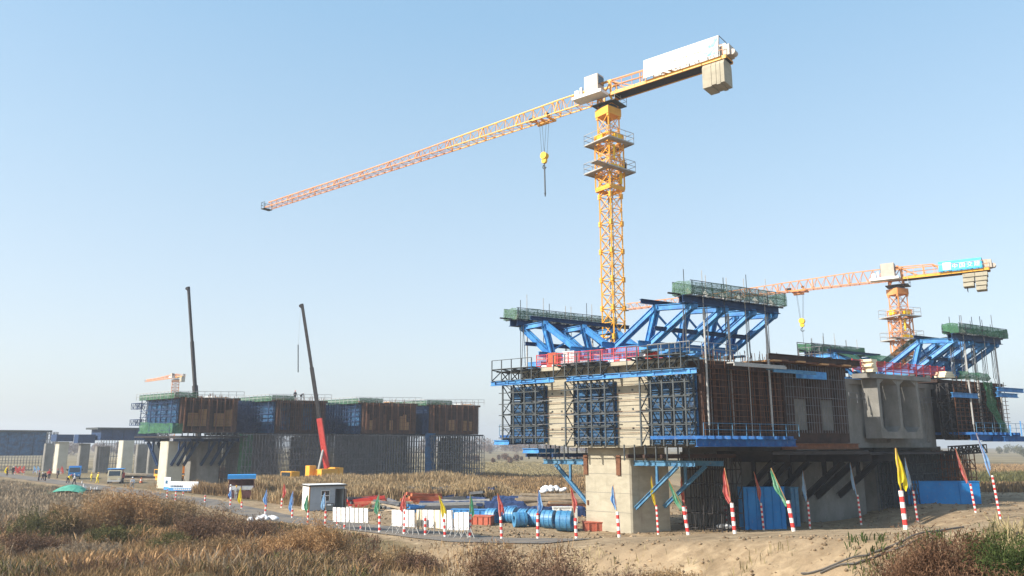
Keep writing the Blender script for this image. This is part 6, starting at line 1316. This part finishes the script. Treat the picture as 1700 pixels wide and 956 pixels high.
# ============================================================ VEGETATION
notroad = lambda X, Y: (dist_side(X, Y) < -1.2)
hl = lambda X, Y: .35+.65*sstep((-dist_side(X, Y)-1.5)/10)
grass_field('weeds', 80000, -60, 620, 34, 80, .2, .8, .02, 'weed', .9, 0, notroad, .75, .25, 1, 'brown weeds and grasses filling the lower left', 'weeds', hl)
grass_field('weeds', 22000, -60, 640, 36, 75, .4, 1.1, .018, 'weed_orange', .8, 1.5, notroad, 1.15, .2, 4, 'orange brown seed heads among the lower left weeds', 'weeds', hl)
grass_field('weeds', 40000, -60, 620, 34, 76, .2, .8, .025, 'olive', .9, 0, notroad, .95, .22, 9, 'olive green weeds among the lower left growth', 'weeds', hl)
grass_field('weeds', 40000, -60, 640, 34, 76, .2, .9, .025, 'weed_dark', .9, 0, notroad, .9, .2, 15, 'dark dead weeds among the lower left growth', 'weeds', hl)
grass_field('weeds', 15000, -60, 620, 34, 78, .3, 1.0, .018, 'grey', .8, 0, notroad, .95, .2, 19, 'pale dead stalks among the lower left growth', 'weeds', hl)
grass_field('pale_grass', 50000, -60, 330, 66, 125, .4, .9, .05, 'grey', .4, 0, lambda X, Y: dist_side(X, Y) < -4.0, .3, .1, 6, 'short greyish dry grass beside the road at the left', 'grass')
grass_field('weeds', 22000, -60, 560, 20, 38, .15, .55, .012, 'weed', .9, 0, notroad, .2, .3, 43, 'low brown growth along the bottom left edge', 'weeds')
grass_field('weeds', 9000, 520, 960, 28, 50, .15, .6, .018, 'weed', .7, 0, lambda X, Y: dist_side(X, Y) < -1.6, 1.25, .5, 12, 'patchy dry weeds on the bank below the barriers', 'weeds')
grass_field('weeds', 9000, 560, 1300, 24, 38, .12, .45, .015, 'straw', .7, 0, lambda X, Y: dist_side(X, Y) < -2, 1.3, .6, 13, 'thin straw tufts on the bare bank', 'weeds')
ry = lambda X, Y: (X > -47) & (X < 3) & (Y > 118-.55*(X+40)-4) & (Y < 131-.0*(X)) & (Y > 103)
grass_field('reeds', 80000, 395, 880, 100, 128, 1.2, 2.35, .035, 'reed', .28, 1.6, lambda X, Y: (dist_side(X, Y) > 12), .25, .12, 21, 'tall golden reed bed in front of the long falsework', 'reeds', lambda X, Y: 1.0-.55*sstep((X+6)/7))
grass_field('weeds', 9000, 336, 400, 108, 126, .5, 1.6, .04, 'weed', .5, 0, lambda X, Y: dist_side(X, Y) > 6, .6, .3, 41, 'brown rough growth at the foot of the two left piers', 'weeds')
grass_field('reeds', 20000, 395, 560, 92, 103, .8, 1.8, .03, 'reed', .3, 1.6, lambda X, Y: (dist_side(X, Y) > 9), .5, .15, 23, 'lower reeds behind the cabin and the booth', 'reeds')
grass_field('dry_grass', 36000, 790, 1000, 105, 175, .6, 1.5, .07, 'weed', .3, 0, None, .5, .08, 25, 'olive brown rough grass behind the materials yard', 'grass')
grass_field('dry_grass', 50000, 760, 1010, 175, 330, .2, .7, .08, 'straw', .3, 0, None, .6, .03, 27, 'pale dry grass on the far field', 'grass')
grass_field('dry_grass', 36000, 1560, 1760, 105, 260, .5, 1.5, .07, 'weed', .4, 1.3, None, .4, .06, 29, 'straw coloured grass slope at the far right', 'grass')
grass_field('dry_grass', 16000, 1580, 1760, 120, 180, .8, 2.0, .09, 'olive', .4, 0, None, 1.1, .05, 31, 'olive scrub patches on the far right slope', 'grass')
grass_field('dry_grass', 20000, 300, 760, 94, 120, .15, .6, .04, 'weed', .4, 0, lambda X, Y: dist_side(X, Y) > 8, .9, .15, 33, 'short grass around the cabin and the booth', 'grass')
grass_field('weeds', 9000, 1440, 1760, 15, 24, .2, .7, .02, 'straw', .6, 0, lambda X, Y: dist_side(X, Y) < -1.5, .6, .6, 35, 'straw grass among the shrubs at the lower right', 'weeds')
grass_field('weeds', 5000, 1380, 1600, 18, 28, .15, .4, .02, 'green', .6, 0, lambda X, Y: dist_side(X, Y) < -1.5, 1.0, .8, 36, 'small green weeds on the bank near the hoses', 'weeds')
SH = [ # label, px, py(base), Y, rx, h, leaf, n, size, cat
 ('wide brown thorny shrub at the bottom centre of the picture', 850, 940, 31, 3.6, 1.7, 'weed_dark', 16000, .05), ('brown shrub right of the wide one, below the sunlit pier', 1010, 950, 30, 2.8, 1.4, 'weed_dark', 12000, .045),
 ('low brown shrub at the bottom under the middle flags', 1110, 956, 30, 1.9, 1.0, 'weed', 7000, .045),('dark red brown fern mass at the lower right', 1560, 945, 18, 2.0, 2.2, 'redbrown', 24000, .03), ('low red brown fern patch reaching left along the bottom edge, below the hoses', 1440, 965, 18.5, 1.3, .8, 'redbrown', 11000, .03), ('lowest red brown fern patch at the bottom edge under the hose ends', 1365, 975, 19, 1.2, .7, 'redbrown', 9000, .03), ('upper red brown fern mass leaning over the bank at the right', 1630, 905, 18.5, 1.3, 1.5, 'redbrown', 15000, .03),
 ('red brown bush at the road edge beside the nearest blue flag post', 1622, 880, 20, .9, 1.1, 'redbrown', 8000, .03), ('dark green shrub at the right edge of the picture', 1705, 905, 17, 1.5, 1.4, 'green', 16000, .03),
 ('red brown undergrowth at the very bottom of the right corner', 1640, 960, 16, 1.7, .9, 'redbrown', 12000, .03), ('orange brown feathery bush at the bottom below the cabin', 530, 945, 44, 2.8, 2.1, 'weed_orange', 18000, .05),
 ('second orange brown bush left of the feathery one', 470, 950, 45, 2.0, 1.3, 'weed_orange', 9000, .05), ('dark bare brown thicket left of the white sacks', 350, 905, 54, 4.4, 2.0, 'weed_dark', 18000, .055), ('dark bare thicket below the white sacks', 425, 915, 53, 3.0, 1.6, 'weed_dark', 12000, .055),
 ('tall orange tinted thicket in the left foreground', 215, 880, 62, 5.2, 3.3, 'weed_orange', 26000, .065), ('rounded tan thicket right behind the orange tinted one', 310, 872, 66, 4.6, 2.5, 'weed', 18000, .065), ('tan orange thicket left of the tall orange tinted one', 130, 885, 60, 4.2, 2.8, 'weed', 18000, .065),
 ('olive bush in the left foreground', 70, 890, 58, 2.4, 2.5, 'olive', 12000, .055), ('olive brown bush in the middle of the left foreground', 195, 925, 52, 2.6, 1.5, 'olive', 11000, .055), ('small olive patch at the foot of the dark bare thicket', 285, 935, 50, 2.0, 1.1, 'olive', 7000, .05),
 ('brown thicket at the lower left corner', 50, 940, 47, 3.4, 1.4, 'weed_dark', 12000, .055), ('tan thicket at the bottom left of centre', 330, 955, 45, 2.6, 1.1, 'weed', 10000, .05), ('small orange thicket at the bottom between the tan thicket and the feathery bush', 410, 955, 44, 2.2, 1.1, 'weed_orange', 9000, .05),
 ('grey brown thicket along the bottom left edge', 140, 955, 45, 3.0, 1.1, 'grey', 10000, .05), ('dark weeds heap below the white barriers', 690, 912, 42, 2.2, .9, 'weed_dark', 8000, .05), ('dry brown clump below the eight sheet barrier', 620, 925, 43, 2.4, 1.0, 'weed', 8000, .05),
 ('thin brown weed in front of the coils', 847, 900, 40.5, .6, 1.1, 'weed', 500, .03)]
for (lab, px, py, Y, rx, h, lf, n, ls) in SH: shrub('dry_shrub' if lf != 'green' else 'green_shrub', lab, 'shrub', px, py, Y, rx, h, lf, n, ls, lobes=14 if lf in ('green', 'redbrown') else 9, nst=90)
# long arching straw blades at the right edge
t = thing('grass_tuft', 'tuft of long pale arching grass blades at the right edge', 'grass tuft', GT(1690, 950)); m = MB(); b0 = t.location.copy()
for k in range(26):
    a = random.uniform(2.2, 3.9); L_ = random.uniform(.7, 1.3); pts = [b0+Vector((random.uniform(-.2,.3), random.uniform(-.2,.2), 0))]
    for j in range(1, 7): f = j/6; pts.append(pts[0]+Vector((math.cos(a)*L_*f*.9, math.sin(a)*L_*f*.4, L_*(1.0*f-.75*f*f))))
    for p_, q_ in zip(pts[:-1], pts[1:]): m.beam(p_, q_, .012, .006)
m.build('blades', 'plank', t, kind='stuff')

# distant tree belts
def belt(name, label, px0, px1, Y0, Y1, n, h0, h1, m, s):
    nc = n//260; cs = [];
    for k in range(nc):
        Y = random.uniform(Y0, Y1); px = random.uniform(px0, px1); X = (px-850)/FPX*Y; h = random.uniform(h0, h1); mth = 260; d = rng.normal(size=(mth, 3)); d /= np.linalg.norm(d, axis=1)[:, None]; d *= rng.random(mth)[:, None]**.4
        cs.append(np.array([X, Y, TZ(X, Y)+h*.55])+d*np.array([h*.5, h*.5, h*.55]))
    C = np.concatenate(cs); tag(leaf_cloud(name, C, s*(.5+rng.random(len(C))), VG[m], kind='stuff'), label, 'trees')
belt('tree_belt', 'hazy row of trees along the far horizon in the centre', 700, 1060, 620, 900, 20000, 6, 13, 'weed_dark', .8)
belt('tree_belt', 'hazy row of trees along the far horizon at the left', -60, 300, 520, 900, 16000, 4, 9, 'weed_dark', .8)
belt('tree_belt', 'hazy low trees on the skyline at the right edge', 1640, 1800, 420, 700, 8000, 3, 7, 'olive', .6)
belt('scrub_line', 'line of dark scrub across the far field', 760, 1010, 300, 430, 9000, 1.5, 3, 'weed_dark', .35)

# ============================================================ HAZE
hz = MB(); x0, x1, y0, y1, z0, z1 = -1100, 1100, -120, 2150, -6, 52
hz.hexa([(x0,y0,z0),(x1,y0,z0),(x1,y1,z0),(x0,y1,z0),(x0,y0,z1),(x1,y0,z1),(x1,y1,z1),(x0,y1,z1)])
mh = bpy.data.materials.new('haze_air'); mh.use_nodes = True; N = mh.node_tree.nodes; N.clear(); o_ = N.new('ShaderNodeOutputMaterial'); pv = N.new('ShaderNodeVolumePrincipled')
pv.inputs['Color'].default_value = (.86,.90,.96,1); pv.inputs['Density'].default_value = .00052; pv.inputs['Anisotropy'].default_value = .2; mh.node_tree.links.new(pv.outputs[0], o_.inputs['Volume'])
hz.build('haze', mh, kind='stuff')
